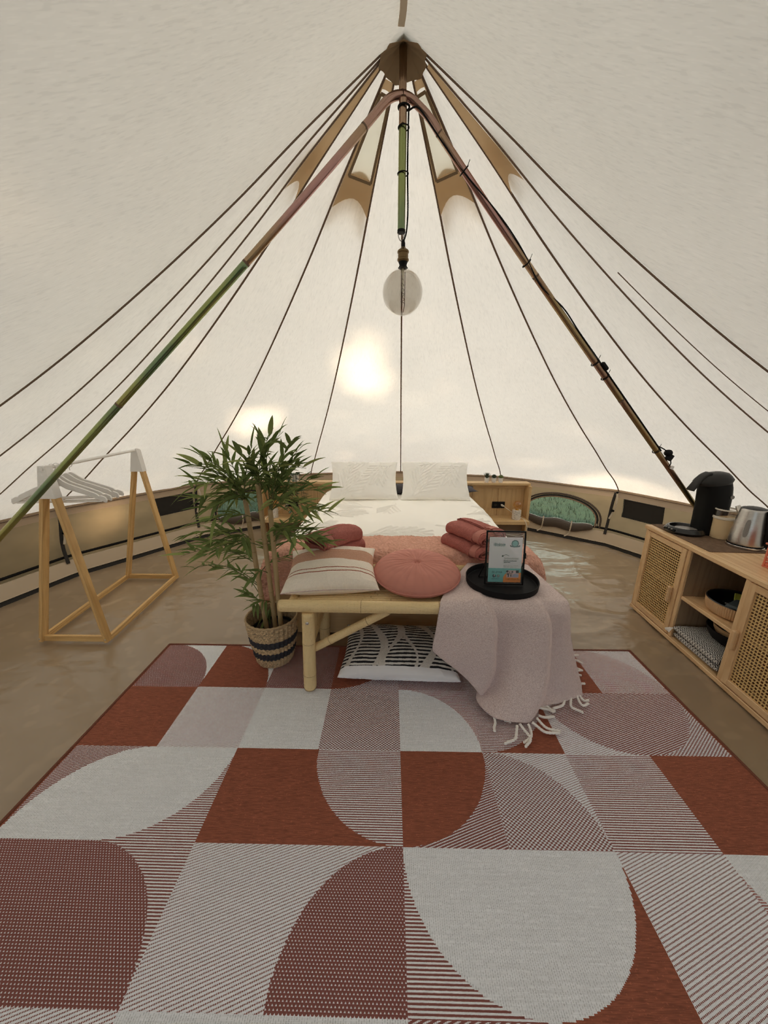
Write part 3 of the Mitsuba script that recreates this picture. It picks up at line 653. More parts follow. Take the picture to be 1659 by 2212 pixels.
# pillows
def pillow(w, d, h, nu=90, nv=70, ear=.06, pw=.55, wr=.010, seed=1, edge=0.0):
    u = np.linspace(-1, 1, nu); v = np.linspace(-1, 1, nv); U, W = np.meshgrid(u, v, indexing='ij')
    X = U * w / 2 * (1 - ear * (1 - W ** 2) * np.abs(U) ** 3); Y = W * d / 2 * (1 - ear * (1 - U ** 2) * np.abs(W) ** 3)
    b = np.clip((1 - np.abs(U) ** 2.6) * (1 - np.abs(W) ** 2.6), 0, 1) ** pw
    q = np.stack([U * w * 5, W * d * 5, U * 0], -1)
    nz = (meshkit.fbm(q * .8, 3, seed) - .5) * wr * 2 * np.clip(b * 3, 0, 1)
    rad = (ridged(np.stack([U * 3 + .5 * W, W * 3, U * 0], -1), seed + 3) ** 4) * wr * .8 * (1 - b) * np.clip(b * 6, 0, 1)
    top = np.stack([X, Y, b * h / 2 + nz + rad + edge], -1); bot = np.stack([X, Y, -b * h / 2 + nz * .5 - edge], -1)
    return U, W, top, bot
def closed2(top, bot):
    a, b = gridm(top), gridm(bot); b.invert(); m = cat_(a, b); return m
def place(P, R, t): return P @ np.asarray(R).T + V(t)
for i, (px, rz, lab_) in enumerate([(-.33, .03, 'white leaf patterned pillow standing at the headboard, nearest the bamboo plant'), (.42, -.03, 'white leaf patterned pillow standing at the headboard, nearest the three succulents')]):
    pk = thing('pillow', lab_, 'pillow', 'white bed pillows')
    U, W, top, bot = pillow(.72, .46, .17, 170, 120, .07, .42, .012, 20 + i)
    fr = [(-.24, -.20, 1.2, .34, 5), (-.20, -.20, .8, .30, 4), (.30, .17, -2.5, .34, 5), (.18, .20, -1.7, .3, 4), (.05, .2, -2.9, .22, 3)]
    top[..., 2] = embroid(np.stack([U * .36, W * .23], -1), top[..., 2], fr, .009, .0065)
    R = rotz(rz) @ rotx(math.radians(50)); c = (px, 3.74, .735)
    part(pk, 'cover', closed2(place(top, R, c), place(bot, R, c)), 'pillow_white', smooth=True)
# dark grey pillow lying flat behind
U, W, top, bot = pillow(1.5, .26, .09, 60, 40, .03, .5, .006, 31)
pk = solo('bolster', closed2(place(top, np.eye(3), (.16, 3.965, .605)), place(bot, np.eye(3), (.16, 3.965, .605))), 'charcoal_cloth', 'dark grey cushion behind the two white pillows', 'cushion', smooth=True)
# fluffy pink blanket over the foot of the bed
ns, nt = 520, 250
S, Q = np.meshgrid(np.linspace(-1.22, 1.22, ns), np.linspace(0, 1, nt), indexing='ij')
back = 2.315 + 0.10 * np.clip(1 - (S / .75) ** 2, -.6, 1) + 0.008 * np.sin(S * 31)
front_len = 0.34
yy = back + Q * (2.16 - back); s2 = np.zeros_like(yy)
yl = back - Q * (back - 1.93)          # run past the front edge
wy = 2.13; ov = np.clip(2.16 - yl, 0, None) * 1.35
t = np.clip(ov / (0.07 * np.pi / 2), 0, 1); y = np.where(ov > 0, 2.16 - .07 * np.sin(t * np.pi / 2), yl); dy = .07 * (1 - np.cos(t * np.pi / 2)) + np.clip(ov - .11, 0, None)
xo, dx = fold1(S, 0.765, 0.13)
P = np.stack([.022 + xo, y, .572 - dx - dy], -1)
n0 = np.array(gridm(P).vertex_normals).reshape(P.shape); n0 *= np.sign(n0[..., 2:].mean())
fz = meshkit.noise(P * V([120, 120, 120]), 4) * .010 + meshkit.noise(P * 230, 6) * .005 + (meshkit.fbm(P * 4, 2, 3) - .5) * .02
P = P + n0 * fz[..., None]
P[..., 2] = np.maximum(P[..., 2], .16)
solo('blanket', solid(P, .012), 'plush_pink', 'fluffy salmon pink blanket across the foot of the bed', 'blanket', smooth=True)
# towels: a rolled fold extruded
def towel(name, lab_, c, axis, L=.34, w=.225, h=.085, grp='folded pink towels on the bed', dz=0.0, turns=2.4):
    k = thing(name, lab_, 'towel', grp)
    n = 150; t = np.linspace(0, 1, n); ang = -t * turns * 2 * np.pi + math.pi * .5
    s = 1 - t * 0.80
    ex = np.sign(np.cos(ang)) * np.abs(np.cos(ang)) ** 0.55; ez = np.sign(np.sin(ang)) * np.abs(np.sin(ang)) ** 0.75
    yc = (w / 2 - h / 2 * (1 - s)) * ex * (0.35 + .65 * s ** .3) ; zc = h / 2 * ez * s
    th = .011
    ax = unit(V([axis[0], axis[1], 0])); q = V([-ax[1], ax[0], 0])
    def sheet(l0, l1, m, grow, nl):
        ls = np.linspace(l0, l1, nl); P = V(c) + ls[:, None, None] * ax + (yc * grow)[None, :, None] * q + (zc * grow)[None, :, None] * V([0, 0, 1.0])
        d = (meshkit.fbm(P * 14, 2, int(abs(c[2]) * 900) % 50) - .5) * .014 + (meshkit.noise(P * 120, 3) - .5) * .003
        d += -0.010 * np.abs(np.linspace(-1, 1, nl))[:, None] ** 4 if m == 'terry' else 0
        P = P + d[..., None] * V([0, 0, 1.0]); return solid(P, -th if turns > 0 else th)
    part(k, 'cloth', sheet(-L / 2, L / 2 - .075, 'terry', 1.0, 60), 'terry', smooth=True)
    part(k, 'woven_band', sheet(L / 2 - .075, L / 2 - .022, 'b', 0.985, 12), 'terry_band', smooth=True, label='smooth woven band')
    part(k, 'hem', sheet(L / 2 - .022, L / 2, 'terry', 1.0, 6), 'terry', smooth=True)
ra = (.52, -.85); la = (-.66, -.75)
towel('towel', 'folded dusty pink towel under another, beside the framed card', (.468, 2.17, .628), ra)
towel('towel', 'folded dusty pink towel on top of its pair, beside the framed card', (.482, 2.17, .712), ra, .32, .205, .082)
towel('towel', 'folded dusty pink towel under another, behind the striped cushion', (-.405, 2.11, .620), la, .32)
towel('towel', 'folded dusty pink towel on top of its pair, behind the striped cushion', (-.405, 2.09, .700), la, .30, .205, .082)

# ------------------------------------------------------------------ headboard with side shelves
hb = thing('headboard', 'wide plank headboard with a shelf and socket at both ends', 'headboard')
ed = np.linspace(-1.53, 1.53, 11)
for i in range(10): wpart(hb, 'plank', box((ed[i + 1] - ed[i] - .004, .022, .60), ((ed[i] + ed[i + 1]) / 2, 4.16, .31), .003), 'wood_ply', (0, 0, 1))
wpart(hb, 'top_board', box((3.12, .13, .026), (0, 4.125, .640), .003), 'wood_ply', (1, 0, 0))
wpart(hb, 'front_rail', box((3.06, .018, .05), (0, 4.140, .602), .002), 'wood_ply', (1, 0, 0))
for s in (-1, 1):
    wpart(hb, 'end_board', box((.030, .17, .627), (s * 1.545, 4.10, .3135), .003), 'wood_ply', (0, 0, 1))
    wpart(hb, 'shelf', box((.50, .25, .040), (s * 1.28, 4.02, .225), .003), 'wood_ply', (1, 0, 0))
    wpart(hb, 'shelf_back', box((.50, .02, .18), (s * 1.28, 4.12, .11), .003), 'wood_dark', (1, 0, 0))
def socket(x, lab_):
    k = thing('wall_socket', lab_, 'socket', 'black double sockets on the headboard')
    part(k, 'plate', box((.15, .010, .078), (x, 4.143, .375), .003), 'black_matte')
    for dx in (-.036, .036):
        a = np.arange(28) * 2 * np.pi / 28
        part(k, 'ring', tubem(np.stack([x + dx + .021 * np.cos(a), a * 0 + 4.137, .375 + .021 * np.sin(a)], 1), .0018, 6, True), 'black', smooth=True)
        part(k, 'recess', trimesh.creation.cylinder(.019, .002, 24).apply_transform(xf(rotx(math.pi / 2), (x + dx, 4.1372, .375))), 'black_gloss')
socket(1.235, 'black double socket beside the amber globe lamp')
socket(-1.235, 'black double socket behind the bamboo plant')
def terrazzo(p, n, uv):
    k = noise(p.x * 90, p.y * 90, p.z * 90); k2 = noise(p.x * 210, p.y * 210, p.z * 210)
    return dr.select(k > .68, mi.Color3f(.42, .40, .37), dr.select(k2 > .8, mi.Color3f(.80, .79, .76), mi.Color3f(.64, .60, .54)))
scene['terrazzo'] = pr(mikit.proc(terrazzo), 0.5)
scene['amber_glass'] = {'type': 'thindielectric', 'specular_transmittance': {'type': 'rgb', 'value': [0.93, 0.74, 0.42]}}
scene['brass'] = pr((0.55, 0.36, 0.12), 0.3, metallic=1.0)
def table_lamp(x, lab_, plug_x):
    k = thing('table_lamp', lab_, 'lamp', 'terrazzo bedside lamps'); c = (x, 3.99, .2452)
    part(k, 'base', lathe([(0, 0), (.046, 0), (.049, .004), (.049, .108), (.046, .113), (.016, .113), (.016, .110), (0, .110)], 40, c), 'terrazzo', smooth=35, label='white terrazzo base')
    part(k, 'fitting', lathe([(0, .108), (.017, .108), (.018, .118), (.014, .122), (0, .122)], 24, c), 'brass', smooth=35)
    s = np.linspace(.04, 1, 26) * np.pi; p = [(.047 * math.sin(q), .170 + .047 * -math.cos(q) * -1) for q in s][::-1]
    part(k, 'globe', lathe([(.014, .121)] + [(r, z) for r, z in p if z > .127 or r > .02] , 36, c), 'amber_glass', smooth=True, label='amber glass globe')
    t = np.linspace(0, 1, 60); part(k, 'filament', tubem(np.stack([c[0] + .012 * np.cos(t * 28), c[1] + .012 * np.sin(t * 28), c[2] + .145 + .045 * t], 1), .0012, 5), 'brass', smooth=True)
    sx = np.sign(x)
    pth = smooth_path([[plug_x, 4.122, .376], [plug_x + sx * .03, 4.07, .36], [x - sx * .02, 4.045, .30], [x + sx * .035, 4.035, .262], [x + sx * .070, 3.93, .262], [x + sx * .085, 3.885, .22], [x + sx * .08, 3.90, .09], [x + sx * .02, 3.95, .05], [x - sx * .12, 4.0, .06], [x - sx * .25, 3.98, .02]], 80)
    part(k, 'cord', tubem(pth, .0032, 6), 'white_cord', smooth=True, label='white cord')
    part(k, 'plug', cat_(trimesh.creation.cylinder(.012, .025, 16).apply_transform(xf(rotx(math.pi / 2), (plug_x, 4.122, .376))), ball(.011, (plug_x + sx * .012, 4.105, .372))), 'white_cord', smooth=35)
table_lamp(1.405, 'small table lamp with an amber globe on the shelf beside the arched window', 1.272)
table_lamp(-1.405, 'small terrazzo lamp on the headboard shelf behind the bamboo plant', -1.272)
# succulents
scene['pot_white'] = pr((0.74, 0.72, 0.68), 0.4)
scene['succ_dark'] = pr((0.030, 0.052, 0.030), 0.5); scene['succ_green'] = pr((0.13, 0.165, 0.05), 0.5)
for i, (x, lab_, mt, nl, ln, w, lean) in enumerate([(1.062, 'spiky aloe in a white pot, farthest from the globe lamp', 'succ_dark', 22, .062, .0065, .75), (1.143, 'dark rosette succulent in a white pot, between two others', 'succ_dark', 24, .040, .012, .8), (1.222, 'yellow green rosette succulent in a white pot, nearest the globe lamp', 'succ_green', 28, .036, .014, 1.0)]):
    k = thing('succulent', lab_, 'plant', 'succulents on the headboard'); c = V([x, 4.10, .6535])
    part(k, 'pot', lathe([(0, 0), (.020, 0), (.022, .003), (.0265, .052), (.0275, .055), (.025, .055), (.023, .046), (0, .046)], 28, c), 'pot_white', smooth=35, label='white pot')
    for q in range(nl):
        a = q * 2.4; s = q / nl; t = np.linspace(0, 1, 7); el = lean * (1 - s) + .08
        d = V([math.cos(a), math.sin(a), 0]); up = V([0, 0, 1.0])
        pth = c + V([0, 0, .047 + .012 * s]) + (d * math.sin(el) + up * math.cos(el))[None] * (t * ln * (1.1 - .4 * s))[:, None] + up * (t ** 2 * ln * .2)[:, None]
        part(k, 'leaf', sweep(pth, circ(1, 6) * V([.45, 1.0]), scale=w * np.array([.7, .95, 1, .9, .7, .4, .06]), up=up)[0], mt, smooth=True)
# trailing plant on the left end
k = thing('trailing_plant', 'trailing striped leaf plant on the headboard behind the bamboo', 'plant'); c = V([-1.16, 4.10, .6535])
part(k, 'pot', lathe([(0, 0), (.035, 0), (.045, .07), (.047, .075), (.043, .075), (.041, .062), (0, .062)], 28, c), 'pot_white', smooth=35)
scene['hoya'] = pr(VC, 0.45)
r_ = random.Random(5)
for q in range(9):
    a = r_.uniform(-2.6, -.4); d = V([math.cos(a), math.sin(a) * .6, 0]); ln = r_.uniform(.12, .36)
    pth = smooth_path([c + V([0, 0, .07]), c + d * .06 + V([0, 0, .10]), c + d * .10 + V([0, -.02, .04]), c + d * .12 + V([0, -.03, -ln * .5]), c + d * .12 + V([.01, -.03, -ln])], 26)
    part(k, 'stem', tubem(pth, .0018, 5), 'succ_dark', smooth=True)
    for j in range(3, 26, 3):
        o = pth[j]; b = a + r_.uniform(-1.2, 1.2); e = V([math.cos(b), math.sin(b), r_.uniform(-.6, .3)]); e = unit(e)
        u = np.linspace(-1, 1, 9); t = np.linspace(0, 1, 9); UU, TT = np.meshgrid(u, t, indexing='ij')
        sd = unit(np.cross(e, V([0.2, 0.3, 1.0]))); nn = np.cross(sd, e); L = r_.uniform(.05, .07)
        wd = .023 * np.sin(np.pi * TT ** .8)
        Pq = o + e * (TT * L)[..., None] + sd * (UU * wd)[..., None] + nn * ((UU ** 2) * .004)[..., None]
        st = (np.abs(np.abs(UU) - .5) < .2).reshape(-1); col = np.where(st[:, None], [[.45, .48, .36]], [[.025, .055, .022]])
        part(k, 'leaf', gridm(Pq), 'hoya', smooth=True, color=col)

# ------------------------------------------------------------------ bamboo bench
bn = thing('bench', 'long low bamboo bench at the foot of the bed', 'bench')
def cane(root, name, a, b, r, nodes=(), m='bamboo', k=18, bend=0.0, taper=1.0, label=None):
    a, b = V(a, float), V(b, float); L = np.linalg.norm(b - a); n = max(8, int(L / .012)); s = np.linspace(0, 1, n)
    rad = r * (1 + (taper - 1) * s)
    for q in nodes: rad = rad * (1 + .045 * np.exp(-((s - q) * L / .012) ** 2))
    rad[0] *= .94; rad[-1] *= .94
    P = a + (b - a) * s[:, None] + V([0, 0, 1.0]) * (bend * np.sin(np.pi * s))[:, None]
    mm, uv = tube(P, rad, k); kk = part(root, name, mm, m, smooth=True, uv=uv, label=label)
    for q in nodes:
        c = a + (b - a) * q; u = unit(b - a)
        part(root, name + '_node', tubem(V([c - u * .0012, c + u * .0012]), r * (1 + (taper - 1) * q) * 1.052, k), 'node_dark', smooth=40)
    return kk
bx0, bx1, by0, by1, bz = -.61, .775, 1.60, 2.045, .500
cane(bn, 'front_rail', (bx0, by0, bz), (bx1, by0, bz - .004), .031, (.30, .58, .83))
cane(bn, 'back_rail', (bx0, by1, bz), (bx1, by1, bz), .030, (.2, .5, .77))
for x in (bx0 + .055, bx1 - .055): cane(bn, 'end_rail', (x, by0, bz - .006), (x, by1, bz - .006), .022, (.5,))
r_ = random.Random(3)
for i in range(15):
    y = by0 + .050 + i * .0246
    cane(bn, 'slat', (bx0 + .07 + r_.uniform(0, .012), y, bz - .008 + r_.uniform(-.002, .002)), (bx1 - .07 - r_.uniform(0, .012), y + r_.uniform(-.003, .003), bz - .008), .0118, (r_.uniform(.15, .4), r_.uniform(.5, .85)), k=10)
lx0, lx1 = -.475, .64
for x in (lx0, lx1):
    for y, dxy in ((1.592, 0), (2.035, 0)):
        cane(bn, 'leg', (x, y, .012 if y < 1.97 else .0), (x + .012, y, bz - .030), .0335, (.20, .62), taper=.95)
        part(bn, 'bolt', ball(.009, (x + .012, y - .0325, bz - .075), (1, .45, 1)), 'steel', smooth=True, label='steel bolt')
    s = 1 if x < 0 else -1
    cane(bn, 'brace', (x + s * .025, 1.625, .235), (x + s * .42, 1.625, bz - .035), .0215, (.22, .72))
    cane(bn, 'brace', (x + s * .025, 2.02, .235), (x + s * .42, 2.02, bz - .035), .0215, (.3, .7))
    cane(bn, 'cross_bar', (x + .005, 1.61, .26), (x + .005, 2.02, .26), .021, (.4,))
    cane(bn, 'side_brace', (x + .01, 1.63, .27), (x + .01, 1.90, bz - .03), .018, (.5,))

# ------------------------------------------------------------------ cushions on and under the bench
def colorer(U, W, fn): return fn(U.reshape(-1), W.reshape(-1))
U, W, top, bot = pillow(.51, .42, .160, 150, 190, .09, .50, .009, 51)
def linen(u, w, under=False):
    v = (1 - w) / 2      # 0 back, 1 front
    base = V([.78, .70, .60]) * (1 + .10 * (meshkit.noise(np.stack([u * 90, v * 90, u * 0], 1), 2) - .5))[:, None]
    if under: return base
    c = base.copy(); lines = np.abs(np.sin(v * 420)) > .5
    band = (v > .27) & (v < .54); c[band] = np.where(lines[band][:, None], [[.47, .245, .165]], [[.56, .36, .26]])
    for a in (.725, .79): c[np.abs(v - a) < .0075] = [.30, .10, .06]
    return c
R = rotz(.10) @ rotx(math.radians(9)); c = (-.378, 1.865, .580)
col = np.vstack([linen(U.ravel(), W.ravel()), linen(U.ravel(), W.ravel(), True)])
k = thing('cushion', 'square cream linen cushion with terracotta stripes, on the bench', 'cushion')
part(k, 'cover', closed2(place(top, R, c), place(bot, R, c)), 'cloth_vc', smooth=True, color=col)
for w_ in (-1, 1):
    e = np.concatenate([place(top[:, 0 if w_ < 0 else -1], R, c)]); part(k, 'seam', tubem(e[::3], .0025, 5), 'throw_mat', smooth=True)
# round velvet cushion
nr, na = 60, 240; s = np.linspace(0, 1, nr); a = np.linspace(0, 2 * np.pi, na); S_, A_ = np.meshgrid(s, a, indexing='ij')
Rr, H = .240, .135
pl = (np.abs(np.sin(A_ * 14)) ** .5 - .7) * .003 * np.sin(np.pi * np.clip(S_, 0, 1)) ** .7 + (meshkit.noise(np.stack([np.cos(A_) * 3, np.sin(A_) * 3, S_ * 5], -1), 3) - .5) * .008 * np.sin(np.pi * S_)
pz = H / 2 * (1 - S_ ** 3.2) ** .55 - .020 * np.exp(-(S_ / .07) ** 2)
rr_ = Rr * S_
X_, Y_ = rr_ * np.cos(A_), rr_ * np.sin(A_)
top = np.stack([X_, Y_, pz + pl], -1); bot = np.stack([X_, Y_, -H / 2 * (1 - S_ ** 3.2) ** .55 * .9 + pl * .5], -1)
R = rotz(.1) @ rotx(math.radians(5)); c = (.100, 1.86, .572)
pleat = .96 + .07 * (np.abs(np.sin(A_ * 14)) ** .5).reshape(-1)
col = V([.46, .185, .145]) * pleat[:, None]; col = np.vstack([col, col])
k = thing('cushion', 'round pleated dusty pink velvet cushion on the bench', 'cushion')
part(k, 'cover', closed2(place(top, R, c), place(bot, R, c)), 'velvet', smooth=True, color=col)
e = place(np.stack([(Rr + .001) * np.cos(a), (Rr + .001) * np.sin(a), a * 0], 1), R, c); part(k, 'piping', tubem(e[:-1], .005, 6, True), 'terry_band', smooth=True)
part(k, 'button', ball(.014, place(V([[0, 0, H / 2 - .016]]), R, c)[0], (1, 1, .5)), 'terry_band', smooth=True)
# black and white cushion on the rug under the bench
U, W, top, bot = pillow(.66, .40, .15, 260, 220, .07, .45, .010, 61)
def wave(u, w):
    v = (1 - w) / 2; x = u * .34
    st = (np.floor((v + .012 * np.sin(x * 9)) * 34) % 2 < 1)
    c = np.where(st[:, None], [[.015, .015, .018]], [[.62, .60, .565]])
    n = (meshkit.noise(np.stack([u * 140, v * 140, u * 0], 1), 4) - .5)
    for x0, am, wd, ph in ((-.265, .035, .020, .4), (-.13, -.045, .030, .0), (-.04, .055, .030, .3), (.055, -.05, .018, .2), (.17, .05, .034, .5), (.29, -.03, .022, .1)):
        cc = x0 + am * np.cos((v - ph) * 5.4); ww = wd * (.25 + .55 * np.abs(np.sin((v + ph) * 3.3)))
        b = np.abs(x - cc) < ww; c[b] = V([.56, .53, .49])
    c = c * (1 + .35 * n[:, None]); c[v > .90] = [.70, .69, .70]; return c
col = np.vstack([wave(U.ravel(), W.ravel()), np.tile(V([.74, .74, .76]), (U.size, 1))])
R = rotz(-.03) @ rotx(math.radians(9)); c = (.005, 1.79, .100)
k = thing('cushion', 'black and white wave striped cushion on the rug under the bench', 'cushion')
part(k, 'cover', closed2(place(top, R, c), place(bot, R, c)), 'cloth_vc', smooth=True, color=col)

# ------------------------------------------------------------------ throw blanket with fringe
NET = V([
 [[.43, 2.06, .535], [.48, 2.06, .535], [.53, 2.06, .535], [.56, 2.06, .534], [.60, 2.06, .534], [.66, 2.06, .534], [.70, 2.06, .534], [.75, 2.06, .534], [.80, 2.06, .528]],
 [[.30, 1.82, .536], [.38, 1.82, .536], [.45, 1.82, .538], [.48, 1.82, .535], [.56, 1.82, .535], [.66, 1.82, .536], [.69, 1.82, .535], [.76, 1.82, .535], [.825, 1.82, .530]],
 [[.20, 1.605, .535], [.32, 1.605, .540], [.405, 1.60, .548], [.435, 1.615, .534], [.55, 1.60, .538], [.665, 1.60, .544], [.695, 1.61, .536], [.77, 1.605, .536], [.84, 1.63, .528]],
 [[.185, 1.553, .500], [.315, 1.55, .497], [.43, 1.54, .50], [.465, 1.57, .49], [.565, 1.55, .497], [.69, 1.54, .50], [.725, 1.57, .49], [.785, 1.565, .49], [.846, 1.60, .48]],
 [[.173, 1.54, .413], [.307, 1.53, .409], [.449, 1.51, .425], [.485, 1.57, .384], [.581, 1.54, .406], [.709, 1.51, .429], [.752, 1.57, .388], [.795, 1.57, .389], [.862, 1.60, .366]],
 [[.159, 1.53, .320], [.29, 1.51, .251], [.45, 1.49, .243], [.49, 1.56, .187], [.575, 1.50, .224], [.709, 1.48, .229], [.763, 1.55, .172], [.840, 1.56, .193], [.925, 1.60, .162]],
 [[.184, 1.535, .284], [.32, 1.52, .169], [.412, 1.49, .086], [.44, 1.53, .060], [.534, 1.44, .093], [.664, 1.42, .106], [.736, 1.51, .045], [.845, 1.53, .077], [.955, 1.58, .063]],
 [[.223, 1.60, .270], [.364, 1.60, .130], [.417, 1.57, .055], [.385, 1.49, .050], [.469, 1.385, .028], [.606, 1.375, .022], [.673, 1.45, .024], [.802, 1.495, .026], [.955, 1.55, .024]]])
from scipy.interpolate import make_interp_spline
r0 = np.r_[0, .3, .55, .62, .72, .86, .97, 1.08]; c0 = np.r_[0, .14, .26, .31, .45, .62, .68, .82, 1.0]
from scipy.interpolate import PchipInterpolator as PI
fine = PI(c0, PI(r0, NET, axis=0)(np.linspace(0, 1.08, 150)), axis=1)(np.linspace(0, 1, 130))
q = fine * 6.0
dz = (meshkit.fbm(q, 3, 71) - .5) * .020
m_ = gridm(fine); nn = np.asarray(m_.vertex_normals).reshape(fine.shape)
P = fine + nn * dz[..., None]; P[..., 2] = np.maximum(P[..., 2], .020)
from scipy.ndimage import gaussian_filter
P = np.stack([gaussian_filter(P[..., i], 1.2, mode='nearest') for i in range(3)], -1)
tb = thing('throw', 'mauve wool throw with a white fringe hanging over the bench end to the rug', 'throw')
sh = solid(P.transpose(1, 0, 2), .007)
part(tb, 'cloth', sh, 'throw_mat', smooth=True)
FR = [[[.46, 1.42], [.451, 1.369], [.439, 1.327]], [[.463, 1.413], [.495, 1.435], [.534, 1.429]], [[.49, 1.397], [.511, 1.394], [.53, 1.381]], [[.548, 1.35], [.515, 1.286], [.467, 1.267]], [[.565, 1.36], [.586, 1.284], [.552, 1.249]], [[.607, 1.36], [.595, 1.303], [.55, 1.272]], [[.627, 1.37], [.675, 1.329], [.738, 1.325]], [[.656, 1.395], [.702, 1.342], [.748, 1.337]], [[.671, 1.41], [.728, 1.415], [.758, 1.419]], [[.689, 1.46], [.74, 1.487], [.801, 1.504]], [[.692, 1.46], [.736, 1.461], [.762, 1.443]], [[.73, 1.487], [.755, 1.465], [.769, 1.448]], [[.784, 1.507], [.752, 1.488], [.714, 1.465]], [[.854, 1.524], [.799, 1.474], [.763, 1.466]], [[.886, 1.53], [.867, 1.483], [.908, 1.447]], [[.92, 1.54], [.93, 1.491], [.968, 1.507]], [[.938, 1.55], [.954, 1.521], [.978, 1.526]], [[.98, 1.80], [1.04, 1.868], [1.1, 1.876]], [[.98, 1.79], [1.05, 1.838], [1.089, 1.808]], [[.97, 1.75], [1.03, 1.767], [1.056, 1.743]], [[.96, 1.72], [1.02, 1.743], [1.055, 1.748]], [[.955, 1.68], [1.0, 1.709], [1.032, 1.708]], [[.955, 1.62], [.99, 1.64], [1.02, 1.645]]]
r_ = random.Random(9)
for f in FR:
    p3 = [[f[0][0], f[0][1], .030 if f[0][0] < .953 else .05]] + [[x, y, .0165 + r_.uniform(0, .006)] for x, y in f[1:]]
    pth = smooth_path(p3, 26); pth[:, :2] += np.stack([np.sin(np.linspace(0, 9, 26) + f[0][0] * 50), np.cos(np.linspace(0, 8, 26))], 1) * .002
    tw = .0062 * (1 + .16 * np.sin(np.linspace(0, 60, 26)))
    tw[-1] *= .5
    part(tb, 'tassel', tubem(pth, tw, 8), 'yarn_white', smooth=True, label='white twisted tassel')

# ------------------------------------------------------------------ tray and framed welcome card
tc = V([.556, 1.785, .5445])
tr = thing('tray', 'round black metal tray on the mauve throw', 'tray')
part(tr, 'dish', lathe([(0, .004), (.178, .004), (.183, .008), (.186, .036), (.190, .037), (.191, .034), (.188, .004), (.182, 0), (0, 0)], 72, tc), 'black_matte', smooth=40)
scene['card_white'] = pr((0.70, 0.70, 0.72), 0.6); scene['card_teal'] = pr((0.20, 0.46, 0.45), 0.6); scene['card_orange'] = pr((0.72, 0.30, 0.10), 0.6)
scene['ink'] = pr((0.03, 0.05, 0.05), 0.7); scene['ink_teal'] = pr((0.07, 0.16, 0.17), 0.7); scene['ink_grey'] = pr((0.42, 0.42, 0.38), 0.7); scene['ink_brown'] = pr((0.20, 0.07, 0.02), 0.7)
scene['pane_clear'] = {'type': 'thindielectric'}
scene['photo_a'] = pr((0.60, 0.45, 0.45), 0.6); scene['photo_b'] = pr((0.05, 0.05, 0.06), 0.6); scene['photo_c'] = pr((0.38, 0.38, 0.47), 0.6); scene['photo_d'] = pr((0.16, 0.08, 0.06), 0.6)
fk = thing('picture_frame', 'black metal glass frame with a welcome card, standing on the round tray', 'picture frame')
FW, FH = .205, .292
Rf = rotz(-.03) @ rotx(math.radians(90 - 8)) ; fo = V([.454, 1.752, .5545])
def fp(x, y, z=0.0): return Rf @ V([x, y, z]) + fo
def fpart(name, m, mat, **kw): m = m.copy(); m.apply_transform(xf(Rf, fo)); part(fk, name, m, mat, **kw)
for nm, sz, c in (('frame_bar', (FW, .007, .012), (FW / 2, .0035, 0)), ('frame_bar', (FW, .007, .012), (FW / 2, FH - .0035, 0)), ('frame_bar', (.007, FH, .012), (.0035, FH / 2, 0)), ('frame_bar', (.007, FH, .012), (FW - .0035, FH / 2, 0))): fpart(nm, box(sz, c, .0012), 'black')
fpart('glass', box((FW - .012, FH - .012, .0015), (FW / 2, FH / 2, .004), .0002), 'pane_clear', label='clear glass')
fpart('clasp', box((.006, .03, .012), (FW + .002, FH * .55, 0), .001), 'black'); fpart('clasp_ring', tubem(V([[FW + .008 + .005 * math.cos(t), FH * .53 + .005 * math.sin(t), 0] for t in np.linspace(0, 6, 14)]), .001, 5), 'black')
for x in (.004, FW - .004): part(fk, 'stand_leg', tubem(V([fp(x, FH * .42, -.006), fp(x - .012 if x < .1 else x + .012, .0, -.006) + V([0, .085, 0.0])]), .003, 8), 'black', smooth=True)
part(fk, 'stand_bar', tubem(V([fp(-.008, 0, -.006) + V([0, .085, 0]), fp(FW + .008, 0, -.006) + V([0, .085, 0])]), .003, 8), 'black', smooth=True)
px0, py0, pw, ph = .018, .014, .172, .244
card = part(fk, 'card', box((pw, ph, .0012), (px0 + pw / 2, py0 + ph / 2, 0), .0002).apply_transform(xf(Rf, fo)), 'card_white', label='printed welcome card')
def flat(name, poly, mat, z=.0010, d=.0004):
    m = extrude(poly, d); m.apply_translation((px0, py0, z)); m.apply_transform(xf(Rf, fo)); part(card, name, m, mat)
def text(name, s, x, y, h, mat, w=None, shear=0, bold=False):
    m = meshkit.text_mesh(s, h, .0004, bold)
    if w: m.apply_scale((w / m.extents[0], 1, 1))
    if shear: m.vertices[:, 0] += m.vertices[:, 1] * shear
    m.apply_translation((px0 + x, py0 + y, .0014)); m.apply_transform(xf(Rf, fo)); part(card, name, m, mat)
flat('teal_band', sg.box(0, 0, pw, .076), 'card_teal')
flat('orange_corner', sg.box(.080, 0, pw, .054).intersection(sg.Point(.128, .012).buffer(.050, 24).union(sg.box(.10, 0, pw, .06))), 'card_orange', .0014)
text('lettering', 'Welkom', .020, .196, .017, 'ink_teal', .060, .25)
lc = (.133, .211)
flat('badge', sg.Point(lc).buffer(.019, 32).difference(sg.Point(lc).buffer(.014, 32)), 'ink_teal')
flat('badge_fill', sg.Point(lc).buffer(.014, 32), 'card_teal', .0009)
t = np.linspace(-1, 1, 20)
flat('badge_ribbon', sg.LineString([(lc[0] + .024 * q, lc[1] - .017 + .004 * q * q) for q in t]).buffer(.0032, cap_style=2), 'ink_teal', .0014)
for i, dx in enumerate((-.024, .024)): flat('badge_end', sg.Point(lc[0] + dx, lc[1] - .012).buffer(.003), 'ink', .0016)
